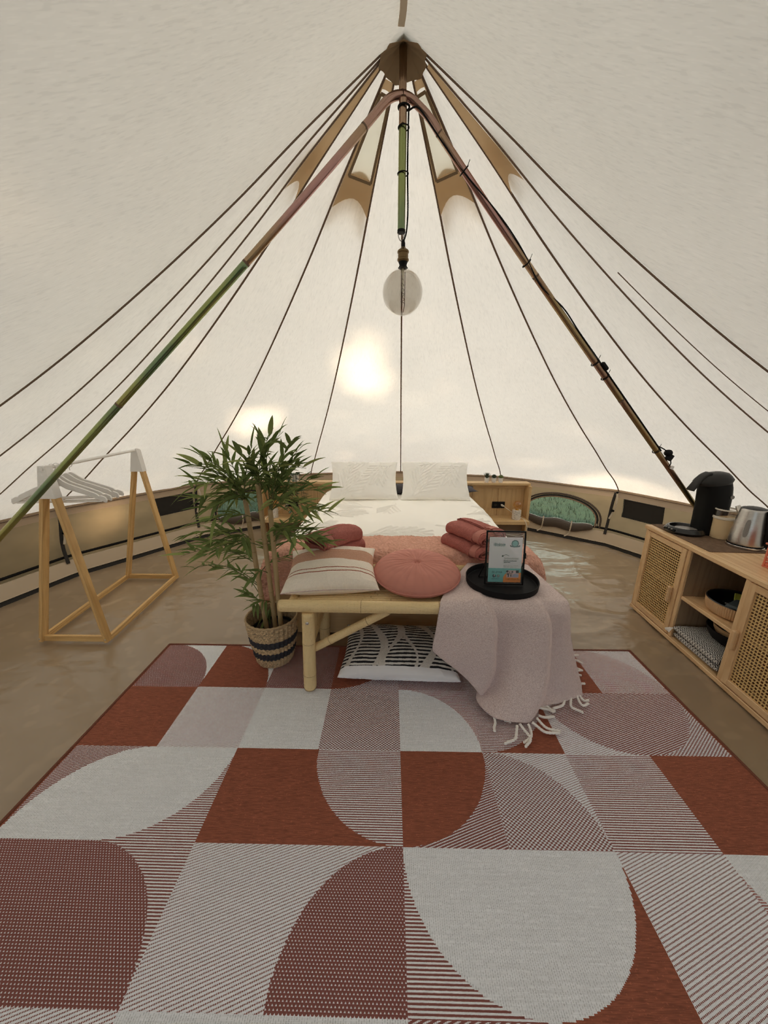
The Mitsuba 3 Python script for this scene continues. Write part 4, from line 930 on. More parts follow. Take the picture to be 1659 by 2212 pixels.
flat('arrow', ops.unary_union([sg.LineString([(.072 + .017 * (1 - math.cos(a)), .140 + .009 * math.sin(a)) for a in np.linspace(.2, 2.7, 16)]).buffer(.0009), sg.Polygon([(.067, .139), (.077, .139), (.070, .149)])]), 'ink')
text('headline', 'ZIN IN NOG EEN NACHT', .078, .125, .009, 'ink_grey', .078)
text('small_print', 'Wij delen ons mooie terrein', .078, .115, .0045, 'ink', .068, bold=True)
text('small_print', 'altijd met plezier', .078, .107, .0045, 'ink', .035, bold=True)
text('small_print', 'Scan en lees hier meer over het verblijf', .078, .090, .0035, 'ink_grey', .078)
text('small_print', 'en wat er in de omgeving te doen is', .078, .082, .0035, 'ink_grey', .070)
text('lettering', 'FIND US ON', .018, .050, .009, 'ink_teal', .044, bold=True)
flat('pointer', sg.Polygon([(.066, .049), (.066, .060), (.074, .0545)]), 'ink_teal', .0014)
for i, x in enumerate((.032, .054)):
    flat('icon', sg.Point(x, .034).buffer(.0085, 24), 'ink' if i == 0 else 'ink_teal', .0012)
    if i == 0: text('icon_letter', 'f', x - .0025, .0275, .013, 'card_white', bold=True)
    else:
        flat('icon_ring', sg.Point(x, .034).buffer(.0062, 20).difference(sg.Point(x, .034).buffer(.005, 20)), 'ink_grey', .0018); flat('icon_square', sg.box(x - .0032, .0308, x + .0032, .0372).difference(sg.Point(x, .034).buffer(.0018)), 'ink_grey', .0018)
text('lettering', '@glampinghier', .020, .016, .005, 'ink_teal', .040, bold=True)
flat('photo', sg.box(.096, .026, .160, .066), 'photo_a', .0019)
for g in (sg.Point(.100, .060).buffer(.006), sg.Point(.113, .056).buffer(.003), sg.Point(.126, .057).buffer(.0045), sg.box(.145, .052, .160, .066), sg.box(.097, .042, .110, .050), sg.box(.104, .030, .109, .044), sg.box(.117, .031, .122, .045)): flat('photo_shape', g, 'photo_b', .0022)
flat('photo_shape', sg.box(.097, .046, .128, .0485), 'photo_d', .0024); flat('photo_shape', sg.Polygon([(.125, .030), (.160, .030), (.160, .043), (.140, .049), (.130, .042)]), 'photo_c', .0021)
text('lettering', 'GLAMPINGDELAAR.COM', .094, .013, .008, 'ink_brown', .072, bold=True)

# ------------------------------------------------------------------ cane cabinet on the right
cd_ = unit(V([-.06, -1, 0])); ci = V([-cd_[1], cd_[0], 0]); cA = V([1.815, 2.50, 0.0]); CR = np.stack([cd_, ci, V([0, 0, 1.0])], 1)
def cp(s, w, z): return cA + cd_ * s + ci * w + V([0, 0, z])
def cbox(s0, s1, w0, w1, z0, z1, bev=.003): return box((s1 - s0, w1 - w0, z1 - z0), cp((s0 + s1) / 2, (w0 + w1) / 2, (z0 + z1) / 2), bev, CR)
cab = thing('cabinet', 'low wooden sideboard with woven cane doors and an open middle bay', 'cabinet')
SW, D = 1.262, .385
wpart(cab, 'top', cbox(-.012, SW + .012, -.014, D + .01, .632, .660, .005), 'wood_cab', cd_)
wpart(cab, 'base', cbox(-.006, SW + .006, -.008, D, 0.0, .028, .004), 'wood_cab', cd_)
wpart(cab, 'side_panel', cbox(-.006, .016, 0, D, .028, .632), 'wood_cab', (0, 0, 1)); wpart(cab, 'side_panel', cbox(SW - .016, SW + .006, 0, D, .028, .632), 'wood_cab', (0, 0, 1))
wpart(cab, 'divider', cbox(.402, .430, .0, D, .028, .632), 'wood_cab', (0, 0, 1)); wpart(cab, 'divider', cbox(.802, .832, .0, D, .028, .632), 'wood_cab', (0, 0, 1))
wpart(cab, 'shelf', cbox(.430, .802, .006, D - .01, .303, .326), 'wood_cab', cd_)
wpart(cab, 'inner_shelf', cbox(.016, .402, .03, D - .01, .312, .330), 'wood_cab', cd_); wpart(cab, 'inner_shelf', cbox(.832, SW - .016, .03, D - .01, .312, .330), 'wood_cab', cd_)
wpart(cab, 'back_panel', cbox(0, SW, D - .008, D, .028, .632, .001), 'wood_dark', cd_)
scene['wood_shaded'] = pr(wood_fn((0.27, 0.185, 0.11), (0.20, 0.13, 0.075), 16), 0.55)  # cabinet wood darkened: the shade of the open bay put into the colour
for a_, b_ in ((.430, .4325), (.7995, .802)): wpart(cab, 'bay_shade', cbox(a_, b_, .012, D - .008, .028, .632, .0005), 'wood_shaded', (0, 0, 1), label='inner face darkened with painted shade')  # thin added sheets carry the painted shade inside the bay
wpart(cab, 'bay_shade', cbox(.432, .800, D - .0105, D - .008, .028, .632, .0005), 'wood_shaded', cd_, label='inner face darkened with painted shade')
wpart(cab, 'bay_shade', cbox(.432, .800, .012, D - .010, .6295, .632, .0005), 'wood_shaded', cd_, label='inner face darkened with painted shade')
scene['cane_web'] = pr((0.60, 0.41, 0.17), 0.5)
def door(s0, s1, hs, lab_):
    k = cab + '__door'; k = num(k); labels[k] = {'label': lab_}
    z0, z1, fr = .034, .626, .036
    for a in ((s0, s0 + fr, z0, z1), (s1 - fr, s1, z0, z1)): wpart(k, 'stile', cbox(a[0], a[1], -.006, .014, a[2], a[3], .002), 'wood_cab', (0, 0, 1))
    for a in ((s0 + fr, s1 - fr, z0, z0 + fr), (s0 + fr, s1 - fr, z1 - fr, z1)): wpart(k, 'rail', cbox(a[0], a[1], -.006, .014, a[2], a[3], .002), 'wood_cab', cd_)
    w, h = s1 - s0 - 2 * fr, z1 - z0 - 2 * fr; nx, nz = int(w / .0172), int(h / .0172); dx, dz = w / nx, h / nz
    vs, fs = [], []; R = min(dx, dz) * .35; a = np.arange(8) * np.pi / 4 + np.pi / 8
    sq = V([[.5, .2071], [.2071, .5], [-.2071, .5], [-.5, .2071], [-.5, -.2071], [-.2071, -.5], [.2071, -.5], [.5, -.2071]]); co = V([[.5, .5], [-.5, .5], [-.5, -.5], [.5, -.5]])
    for i in range(nx):
        for j in range(nz):
            c = V([(i + .5) * dx, (j + .5) * dz]); o = len(vs)
            inn = c + np.stack([np.cos(a), np.sin(a)], 1) * R; outp = c + sq * V([dx, dz]); cc = c + co * V([dx, dz])
            vs += list(inn) + list(outp) + list(cc)
            for q in range(8): fs += [[o + q, o + 8 + q, o + 8 + (q + 1) % 8], [o + q, o + 8 + (q + 1) % 8, o + (q + 1) % 8]]
            for q in range(4): fs.append([o + 8 + 2 * q, o + 16 + q, o + 8 + 2 * q + 1])
    vs = V(vs); bumpz = .0012 * np.sin(vs[:, 0] / dx * np.pi * 2) * np.cos(vs[:, 1] / dz * np.pi * 2)
    v3 = V([cp(s0 + fr + x, .006 + b, z0 + fr + z) for (x, z), b in zip(vs, bumpz)])
    part(k, 'cane_panel', tm(v3, fs), 'cane_web', label='woven cane panel')
    wpart(k, 'handle', cbox(hs, hs + .026, -.030, -.006, .245, .355, .006), 'wood_cab', (0, 0, 1), label='square wooden handle')
door(.018, .400, .345, 'cane door nearest the window'); door(.834, SW - .018, .838, 'cane door at the picture edge')
zt = .660
# mat
def wavy(p, n, uv):
    return mix((0.095, 0.055, 0.032), (0.16, 0.10, 0.062), fbm(p.x * 60, p.y * 60, 0, 3))
scene['felt'] = pr(mikit.proc(wavy), 0.95)
mt = solo('felt_mat', box((.53, .34, .004), cp(.255, .198, zt + .0022), .0015, CR), 'felt', 'brown felt mat on the cabinet under the coffee machine and kettle', 'mat')
zm = zt + .0045
# coffee machine
cm = thing('coffee_machine', 'black pod coffee machine on the brown mat', 'coffee machine')
def rrect(cx, cy, a, b, e=4.0, k=40):
    t = np.arange(k) * 2 * np.pi / k; c, s = np.cos(t), np.sin(t)
    return np.stack([cx + a * np.sign(c) * np.abs(c) ** (2 / e), cy + b * np.sign(s) * np.abs(s) ** (2 / e)], 1)
def loft(secs, k=40, cap=True):
    """secs: list of (z, cx, cy, a, b, e)"""
    P = V([[(x, y, z) for x, y in rrect(cx, cy, a, b, e, k)] for z, cx, cy, a, b, e in secs]); n = len(P)
    P2 = np.concatenate([P, P[:, :1]], 1); m = gridm(P2)
    m = tm(np.vstack([m.vertices, P[0].mean(0)[None], P[-1].mean(0)[None]]), m.faces); o = n * (k + 1); j = np.arange(k)
    f = np.vstack([m.faces, np.stack([np.full(k, o), j, j + 1], 1), np.stack([np.full(k, o + 1), (n - 1) * (k + 1) + j + 1, (n - 1) * (k + 1) + j], 1)])
    return tm(m.vertices, f[:, ::-1])
yc = 2.325
KX = lambda x: 2.075 + (x - 2.05) * .66
part(cm, 'body', loft([(zm, KX(2.05), yc, 0.0733, 0.0722, 3), (zm + .01, KX(2.05), yc, 0.0772, 0.0757, 3), (.76, KX(2.048), yc, 0.0780, 0.0757, 3), (.86, KX(2.045), yc, 0.0811, 0.0757, 3), (.93, KX(2.037), yc, 0.0827, 0.0757, 3), (.985, KX(2.027), yc, 0.0811, 0.0748, 3), (1.02, KX(2.018), yc, 0.0764, 0.0722, 2.8)]), 'black', smooth=50)
lid = loft([(-.012, 0, 0, .092, .078, 2.6), (.010, 0, 0, .104, .082, 2.6), (.030, .002, 0, .092, .074, 2.4), (.048, .006, 0, .076, .060, 2.2), (.058, .010, 0, .046, .036, 2), (.061, .012, 0, .012, .010, 2)])
lid.apply_transform(xf(roty(math.radians(-9)), (2.040, yc, 1.012))); part(cm, 'lid', lid, 'black_soft', smooth=50, label='dark grey domed lid')
lv = smooth_path([[2.00, yc, 1.068], [1.968, yc, 1.050], [1.938, yc, 1.010], [1.905, yc, .955]], 18)
part(cm, 'lever', sweep(lv, rrect(0, 0, .008, .030, 4, 20), up=(1, 0, 1))[0], 'black_soft', smooth=50, label='grey lever')
part(cm, 'water_tank', loft([(.70, KX(2.128), yc, 0.0234, 0.0602, 3), (.80, KX(2.130), yc, 0.0250, 0.0619, 3), (.93, KX(2.124), yc, 0.0250, 0.0619, 3), (.985, KX(2.110), yc, 0.0234, 0.0602, 3)]), 'tank_grey', smooth=50, label='smoky grey water tank')
part(cm, 'badge', trimesh.creation.cylinder(.012, .004, 24).apply_transform(xf(rotx(math.pi / 2), (2.118, yc - .0765, .925))), 'tank_grey')
part(cm, 'drip_tray', lathe([(0, 0), (.100, 0), (.108, .006), (.112, .016), (.100, .038), (.092, .042), (.084, .041), (.080, .026), (0, .026)], 56, (1.935, yc + .005, zm)), 'black_gloss', smooth=40)
part(cm, 'cup_grid', lathe([(0, .028), (.060, .028), (.060, .024), (0, .024)], 40, (1.94, yc, zm)), 'tank_grey', smooth=30)
part(cm, 'spout', loft([(.93, KX(1.945), yc, 0.0172, 0.0258, 3), (.96, KX(1.945), yc, 0.0218, 0.0310, 3), (.99, KX(1.95), yc, 0.0234, 0.0344, 3)]), 'black', smooth=50)
part(cm, 'button_panel', box((.02, .09, .012), (1.832, yc, zm + .024), .004, roty(math.radians(-55))), 'black')
for dy in (-.025, 0, .025): part(cm, 'button', ball(.007, (1.827, yc + dy, zm + .031), (1, 1, .6)), 'tank_grey', smooth=True)
scene['black_soft'] = pr((0.020, 0.019, 0.018), 0.42, specular=0.25); scene['tank_grey'] = pr((0.20, 0.19, 0.175), 0.3)
# pod container
pcn = thing('storage_jar', 'plastic jar of beige coffee pods with a clear lid, beside the kettle', 'jar'); c = (2.085, 2.225, zm)
scene['pod_beige'] = pr((0.60, 0.44, 0.25), 0.45); scene['clear_plastic'] = {'type': 'thindielectric', 'specular_transmittance': {'type': 'rgb', 'value': [.86, .84, .80]}}
part(pcn, 'contents', lathe([(0, .002), (.054, .002), (.058, .130), (.055, .138), (0, .140)], 44, c), 'pod_beige', smooth=40, label='beige pods')
part(pcn, 'rim', lathe([(.060, .128), (.064, .132), (.064, .142), (.059, .146), (.058, .136)], 44, c), 'clear_white', smooth=40)
scene['clear_white'] = pr((.62, .57, .48), 0.3)
part(pcn, 'lid', lathe([(.060, .140), (.061, .185), (.056, .190), (0, .191)], 44, c), 'clear_plastic', smooth=40, label='clear lid')
part(pcn, 'lid_edge', lathe([(.0605, .184), (.0625, .188), (.058, .194), (.056, .190), (.0605, .184)], 44, c), 'clear_white', smooth=40)
# kettle
kt = thing('kettle', 'brushed steel electric kettle with a black handle and lid', 'kettle'); kc = V([2.095, 2.070, zm])
def brushed(p, n, uv): return mix((.62, .60, .57), (.50, .48, .455), noise(p.z * 900, dr.atan2(p.y - 2.065, p.x - 2.095) * 3))
scene['brushed'] = pr(mikit.proc(brushed), 0.30, metallic=1.0)
KS = np.eye(4); KS[0, 0] = KS[1, 1] = .90; KS[:2, 3] = kc[:2] * .10
part(kt, 'base', lathe([(0, 0), (.092, 0), (.096, .003), (.096, .012), (.093, .015), (0, .015)], 60, kc).apply_transform(KS), 'chrome', smooth=40)
part(kt, 'base_ring', lathe([(0, .014), (.094, .014), (.094, .020), (.090, .023), (0, .023)], 60, kc).apply_transform(KS), 'black', smooth=40)
part(kt, 'body', lathe([(0, .022), (.0915, .022), (.0925, .030), (.090, .070), (.084, .120), (.0765, .175), (.0705, .222), (.0695, .232), (.066, .236), (0, .236)], 72, kc).apply_transform(KS), 'brushed', smooth=35)
part(kt, 'lid', lathe([(0, .246), (.040, .244), (.062, .238), (.0665, .234), (.064, .230), (0, .230)], 60, kc).apply_transform(KS), 'black_soft', smooth=40, label='black lid')
hd = unit(V([.40, -.92, 0])); hs_ = V([-hd[1], hd[0], 0])
pth = smooth_path([kc + hd * r + V([0, 0, z]) for r, z in ((.066, .222), (.100, .226), (.125, .195), (.132, .140), (.124, .085), (.108, .045), (.088, .035))], 40)
part(kt, 'handle', sweep(pth, rrect(0, 0, .013, .017, 4, 20), up=(0, 0, 1))[0], 'black', smooth=50, label='black handle')
part(kt, 'handle_mount', sweep(smooth_path([kc + hd * r + V([0, 0, z]) for r, z in ((.070, .218), (.080, .14), (.090, .05))], 20), rrect(0, 0, .008, .015, 4, 20), up=tuple(hd))[0], 'black', smooth=50)
part(kt, 'switch', box((.02, .024, .008), kc + hd * .118 + V([0, 0, .222]), .003, basis(hd, (0, 0, 1))), 'black_gloss')
sd_ = -hd
part(kt, 'spout', sweep(V([kc + sd_ * r + V([0, 0, z]) for r, z in ((.055, .200), (.068, .216), (.082, .234))]), circ(.020, 16), scale=[1.0, .85, .55])[0], 'brushed', smooth=50)
wd = unit(V([-.80, -.60, 0])); ws = V([-wd[1], wd[0], 0])
g = rrect(0, 0, .011, .052, 3, 28); e3 = unit(V([0, 0, 1.0]) - wd * .17)
part(kt, 'water_gauge', tm(np.vstack([kc + wd * .0885 + V([0, 0, .128]), *[kc + wd * (.0815 + .0055) + V([0, 0, .128]) + ws * a + e3 * b for a, b in g]]), [[0, i + 1, (i + 1) % 28 + 1] for i in range(28)]), 'tank_grey', label='grey water gauge')
# coral crate
cr = thing('crate', 'small coral plastic crate at the end of the cabinet top', 'crate'); c0 = cp(.70, .150, zt); scene['coral'] = pr((0.62, 0.155, 0.085), 0.4)
W_, D_, H_ = .20, .17, .125
def crb(c, s): return box(s, c0 + cd_ * c[0] + ci * c[1] + V([0, 0, c[2]]), .002, CR)
part(cr, 'bottom', crb((W_ / 2, D_ / 2, .004), (W_, D_, .006)), 'coral')
for s in (0, 1):
    for j in range(5): part(cr, 'slat', crb((.006 + s * (W_ - .012), D_ / 2, .016 + j * .026), (.006, D_, .016)), 'coral'); part(cr, 'slat', crb((W_ / 2, .006 + s * (D_ - .012), .016 + j * .026), (W_, .006, .016)), 'coral')
    for j in range(4): part(cr, 'rib', crb((.002 + s * (W_ - .004), .01 + j * (D_ - .02) / 3, H_ / 2), (.006, .010, H_)), 'coral'); part(cr, 'rib', crb((.01 + j * (W_ - .02) / 3, .002 + s * (D_ - .004), H_ / 2), (.010, .006, H_)), 'coral')
    part(cr, 'rim', crb((s * W_, D_ / 2, H_), (.012, D_ + .012, .010)), 'coral'); part(cr, 'rim', crb((W_ / 2, s * D_, H_), (W_ + .012, .012, .010)), 'coral')
# bowls and things in the open bay
bc = cp(.636, .180, .3265)
sc_ = []
for q in np.linspace(0, 2 * np.pi, 121): sc_.append(q)
def ribbed(prof, k, c, am, f):
    prof = np.asarray(prof); a = np.linspace(0, 2 * np.pi, k)
    P = V([[(c[0] + (r + am * np.cos(f * t) * (r > .1)) * np.cos(t), c[1] + (r + am * np.cos(f * t) * (r > .1)) * np.sin(t), c[2] + z) for t in a] for r, z in prof]); m = gridm(P); m.invert(); return m
scene['rattan'] = pr((0.56, 0.36, 0.19), 0.5)
bw = thing('bowl', 'wide rattan wrapped tray bowl on the middle shelf of the cabinet', 'bowl')
part(bw, 'wrapped_side', ribbed([(.13, .002), (.148, .012), (.155, .040), (.158, .072), (.160, .080)], 700, bc, .0016, 90), 'rattan', smooth=True, label='ribbed rattan side')
part(bw, 'lining', lathe([(.160, .080), (.155, .084), (.150, .078), (.146, .012), (0, .010)][::-1], 60, bc), 'black_gloss', smooth=40, label='black lining')
scene['slate'] = pr((0.055, 0.075, 0.085), 0.45); scene['teal_glaze'] = pr((0.10, 0.19, 0.20), 0.3)
dish = solo('dish', box((.16, .10, .035), bc + V([-.030, -.03, .066]), .010, rotz(.5)), 'slate', 'slate blue dish in the rattan bowl', 'dish')
pk = thing('packet', 'yellow green packet lying in the rattan bowl', 'packet'); scene['lime'] = pr((0.33, 0.36, 0.06), 0.5)
part(pk, 'wrapper', box((.10, .06, .045), bc + V([.035, .045, .060]), .006, rotz(.8)), 'black_soft'); part(pk, 'stripe', box((.102, .062, .014), bc + V([.035, .045, .078]), .003, rotz(.8)), 'lime', label='yellow green band')
fkk = thing('cutlery', 'steel cutlery lying on the slate dish', 'cutlery'); part(fkk, 'fork', tubem(smooth_path([bc + V([-.10, .0, .074]), bc + V([-.05, -.03, .078]), bc + V([.02, -.075, .075])], 20), .003, 8), 'steel', smooth=True); part(fkk, 'handle', tubem(smooth_path([bc + V([-.095, .02, .074]), bc + V([-.03, -.01, .079]), bc + V([.03, -.045, .077])], 20), .0045, 8), 'black', smooth=True)
bx_ = thing('box', 'blue grey plastic box at the back of the middle shelf', 'box'); scene['blue_grey'] = pr((0.06, 0.08, 0.12), 0.4)
part(bx_, 'tub', box((.10, .08, .05), cp(.742, .325, .352), .006, CR), 'blue_grey'); part(bx_, 'lid', box((.106, .086, .012), cp(.742, .325, .381), .004, CR), 'blue_grey')
# seat cushions at the bottom with nested bowls
def diamond(u, w):
    a, b = u * 4.4, w * 4.4; da = np.abs((a + .5) % 1 - .5) + np.abs((b + .5) % 1 - .5)
    s = (da * 4.2) % 1 < .5
    zz = np.abs(w) > .74; tri = (np.abs(w) * 9 + np.abs((u * 8.8 + .5) % 1 - .5) * .9) % .6 < .3
    return np.where(np.where(zz, tri, s)[:, None], [[.60, .58, .55]], [[.018, .018, .022]])
cu = []
for i, (z, lab_, dx) in enumerate([(.0295, 'lower black and white diamond seat cushion in the cabinet', .0), (.0765, 'upper black and white diamond seat cushion in the cabinet, under the bowls', -.012)]):
    U, W, top, bot = pillow(.345, .345, .066, 220, 220, .02, .28, .004, 80 + i)
    k = thing('seat_cushion', lab_, 'cushion', 'diamond seat cushions'); c = cp(.616, .178 + dx, z + .030); R = CR
    col = np.vstack([diamond(U.ravel(), W.ravel())] * 2)
    P1, P2 = place(top, R, c), place(bot, R, c); P2[..., 2] = np.maximum(P2[..., 2], z)
    part(k, 'cover', closed2(P1, P2), 'cloth_vc', smooth=True, color=col)
    if i:
        t0 = cp(.446, -.006, z + .026)
        for q in range(9): part(k, 'tassel', tubem(smooth_path([t0, t0 + ci * -.02 + cd_ * (.003 * (q - 4)) + V([0, 0, -.004]), t0 + ci * -.036 + cd_ * (.005 * (q - 4)) + V([0, 0, -.016 - .002 * (q % 3)])], 8), .0022, 5), 'yarn_white', smooth=True)
b2 = cp(.652, .195, .1385)
def bowl(lab_, c, r, h, mat, rim=None):
    k = thing('bowl', lab_, 'bowl')
    part(k, 'shell', lathe([(0, 0), (r * .55, 0), (r * .82, h * .30), (r * .96, h * .7), (r, h), (r * .975, h), (r * .93, h * .7), (r * .79, h * .34), (r * .5, h * .06), (0, h * .06)], 60, c), mat, smooth=50)
    if rim: part(k, 'rim', lathe([(r * 1.004, h * .985), (r * .99, h * 1.02), (r * .97, h)], 60, c), rim, smooth=True)
bowl('big black bowl at the bottom of the nested stack in the cabinet', b2, .146, .092, 'black_matte')
bowl('wooden bowl nested inside the big black bowl', b2 + V([0, 0, .030]), .118, .078, 'rattan')
bowl('small teal bowl on top of the nested stack in the cabinet', b2 + V([0, 0, .060]), .090, .062, 'teal_glaze')

# ------------------------------------------------------------------ clothes rack with hangers
rk = thing('clothes_rack', 'pine A frame clothes rack with white painted tops', 'clothes rack')
F0, F1, B0, B1 = V([-2.300, 1.975, 0]), V([-1.873, 1.975, 0]), V([-2.385, 2.875, 0]), V([-1.950, 2.875, 0])
FA, BA = V([-2.035, 2.01, 1.135]), V([-2.105, 2.875, 1.150])
off = .012
def leg(a, apex, s):
    ft = a + V([0, 0, 0.004]); tp = apex + (a - apex) * .145; return beam(ft, tp, .046, .024, .002, up=(1, 0, 0)) 
for a, ap, s in ((F0, FA, -1), (F1, FA, 1), (B0, BA, -1), (B1, BA, 1)):
    wpart(rk, 'leg', leg(a, ap, s), 'wood_rack', ap - a)
for a, b in ((F0, B0), (F1, B1)): wpart(rk, 'side_rail', beam(a + V([0, .02, .022]), b + V([0, -.02, .022]), .022, .038, .002), 'wood_rack', b - a)
for a, b in ((F0, F1), (B0, B1)): wpart(rk, 'end_rail', beam(a + V([.012, 0, .024]), b + V([-.012, 0, .024]), .022, .038, .002), 'wood_rack', b - a)
for (a0, a1, ap) in ((F0, F1, FA), (B0, B1, BA)):
    h = .185; t = h / ap[2]; l = ap + (a0 - ap) * t; r = ap + (a1 - ap) * t
    poly = sg.Polygon([(l[0] - .016, l[2]), (r[0] + .016, r[2]), (ap[0] + .020, ap[2] + .004), (ap[0] - .020, ap[2] + .004)])
    m = extrude(poly, .050); m.apply_transform(xf(V([[1, 0, 0], [0, 0, -1], [0, 1, 0.]]), (0, 0, 0))); m.apply_translation((0, (l[1] + ap[1]) / 2 + .025, 0))
    sh = (ap[1] - l[1]) / h; m.vertices[:, 1] += (m.vertices[:, 2] - (l[2] + ap[2]) / 2) * sh
    part(rk, 'white_top', m, 'white_paint', label='white painted top piece')
d = unit(BA - FA); part(rk, 'rail', tubem(V([FA - d * .03 - V([0, 0, .012]), BA + d * .03 - V([0, 0, .012])]), .0105, 16), 'white_paint', smooth=40, label='white hanging rail')
for a in (F0, F1, B0, B1): part(rk, 'screw', ball(.005, a + V([0, -.0235, .028]), (1, .5, 1)), 'steel', smooth=True)
hpoly = []
t = np.linspace(-1, 1, 61); xh = t * .262
up_ = .0 - .105 * np.abs(t) ** 1.25 + .030 * np.exp(-(t / .16) ** 2); lo_ = up_ - .032 - .012 * np.exp(-(t / .3) ** 2)
up_ = up_ - .010 * np.exp(-((np.abs(t) - .86) / .02) ** 2); 
hp = sg.Polygon(list(zip(xh, up_)) + [(.267, up_[-1] - .018)] + list(zip(xh[::-1], lo_[::-1])) + [(-.267, up_[-1] - .018)]).buffer(0).buffer(.004).buffer(-.004)
hm = extrude(hp, .012); hm.apply_translation((0, 0, -.006))
for i, (s, rot, lab_) in enumerate([(.045, .10, 'white wooden hanger nearest the front of the rack'), (.080, .14, 'white wooden hanger, second from the front of the rack'), (.135, .20, 'white wooden hanger, third from the front of the rack'), (.170, .26, 'white wooden hanger deepest in the row on the rack')]):
    k = thing('hanger', lab_, 'hanger', 'white hangers on the rack'); o = FA + (BA - FA) * (s / .865) - V([0, 0, .012]) ; lean = .02 * (i - 1)
    R = rotz(rot) @ V([[1, 0, 0], [0, 0, -1], [0, 1, 0.]]) ; ctr = o + V([0, 0, -.082])
    part(k, 'shoulder', hm.copy().apply_transform(xf(R, ctr)), 'white_paint')
    q = np.linspace(-.9, 3.4, 24); hk = np.stack([.0165 * np.cos(q), .0165 * np.sin(q) + .068, q * 0], 1); hk = np.vstack([hk[::-1][:0], hk]); base_ = V([[.0, .025, 0], [0, .045, 0]])
    q = np.linspace(-1.57, 2.9, 24); hk = np.vstack([[[0, .028, 0]], np.stack([.0190 * np.cos(q), .0190 * np.sin(q) + .068, q * 0], 1)])
    part(k, 'hook', tubem(hk @ R.T + ctr + V([0, 0, .012]), .0016, 6), 'steel', smooth=True, label='wire hook')
    part(k, 'bar', tubem(V([[-.240, -.128, 0], [.240, -.128, 0]]) @ R.T + ctr, .0055, 10), 'white_paint', smooth=40)

# ------------------------------------------------------------------ bamboo plant in a seagrass basket
kc = V([-.742, 1.845, .006])
nz_, na_ = 70, 220; zz = np.linspace(0, 1, nz_); aa = np.linspace(0, 2 * np.pi, na_); Zg, Ag = np.meshgrid(zz, aa, indexing='ij'); HB = .285
rad = .103 + .045 * Zg ** .85 + .004 * np.sin(Zg * 3.1)
wv = .0052 * np.sin(Zg * 26 * 2 * np.pi / 2) * np.sin(Ag * 34 + np.pi * (np.floor(Zg * 26) % 2)) + .006 * (meshkit.noise(np.stack([Zg * 60, Ag * 12, Ag * 0], -1), 4) - .5)
P = np.stack([kc[0] + (rad + wv) * np.cos(Ag), kc[1] + (rad + wv) * np.sin(Ag), kc[2] + Zg * HB], -1)
n1 = meshkit.noise(np.stack([np.cos(Ag) * 26, np.sin(Ag) * 26, Zg * 70], -1), 6)
colr = V([.42, .30, .17]) * (.15 + 1.7 * n1)[..., None]
band = ((Zg > .215) & (Zg < .375)) | ((Zg > .50) & (Zg < .655)); colr = np.where(band[..., None], V([.014, .014, .018]) * (1 + n1)[..., None], colr)
bk = thing('plant_basket', 'woven seagrass basket with two black bands, holding the bamboo plant', 'basket')
scene['seagrass'] = pr(VC, 0.75)
m = gridm(P); m.invert(); part(bk, 'woven_side', m, 'seagrass', smooth=True, color=colr.reshape(-1, 3))
Pi = P.copy(); Pi[..., :2] = kc[:2] + (Pi[..., :2] - kc[:2]) * .955; part(bk, 'inside', gridm(Pi), 'seagrass', smooth=True, color=(V([.36, .26, .15]) * (.5 + .9 * n1)[..., None]).reshape(-1, 3))
a = np.arange(90) * 2 * np.pi / 90; part(bk, 'rim', tubem(np.stack([kc[0] + .146 * np.cos(a), kc[1] + .146 * np.sin(a), kc[2] + HB + .002 * np.sin(a * 30)], 1), .0065, 8, True), 'seagrass_plain', smooth=True); scene['seagrass_plain'] = pr((.40, .285, .16), 0.75)
part(bk, 'bottom', lathe([(0, 0), (.103, 0), (.103, .006), (0, .006)], 40, kc), 'seagrass_plain')
bp = thing('bamboo_plant', 'tall artificial bamboo with narrow green leaves between the rack and the bench', 'plant')
part(bp, 'pot', lathe([(0, .01), (.095, .01), (.118, .200), (.124, .205), (.120, .196), (.112, .190), (0, .188)], 44, kc), 'black_matte', smooth=40, label='black inner pot')
scene['soil'] = pr((0.05, 0.035, 0.025), 0.95); part(bp, 'soil', lathe([(0, .196), (.06, .195), (.114, .190)][::-1], 32, kc), 'soil', smooth=True)
scene['stem_tan'] = pr((0.40, 0.285, 0.145), 0.5); scene['twig'] = pr((0.11, 0.12, 0.04), 0.6)
stems = [(V([-.782, 1.850, .19]), V([-.838, 1.870, .985])), (V([-.735, 1.865, .19]), V([-.752, 1.845, 1.075])), (V([-.690, 1.835, .19]), V([-.700, 1.850, .935]))]
for a, b in stems: cane(bp, 'stem', a, b, .0135, (.28, .62, .84), 'stem_tan', 12, .0)
leafm = ['leaf_a', 'leaf_b', 'leaf_c']
for nme, c in zip(leafm, [(.21, .26, .09), (.15, .20, .07), (.29, .33, .12)]):
    scene[nme] = {'type': 'principledthin', 'base_color': {'type': 'rgb', 'value': list(c)}, 'roughness': 0.45, 'diff_trans': 0.3, 'eta': 1.3}
def leafmesh(o, d, L, w, droop, roll, k=8):
    d = unit(d); s = unit(np.cross(d, [0.02, 0.03, 1.0])); n = np.cross(s, d); s = s * math.cos(roll) + n * math.sin(roll); n = np.cross(s, d)
    t = np.linspace(0, 1, k); P = []
    cen = o + d * (t * L)[:, None] - V([0, 0, 1.0]) * (droop * L * t ** 2)[:, None]
    wd = w * (np.sin(np.pi * np.clip(t, 0, 1) ** .62) ** .85) + .0004
    P = np.stack([cen - s * wd[:, None] + n * (wd * .35)[:, None], cen, cen + s * wd[:, None] + n * (wd * .35)[:, None]], 1); return P
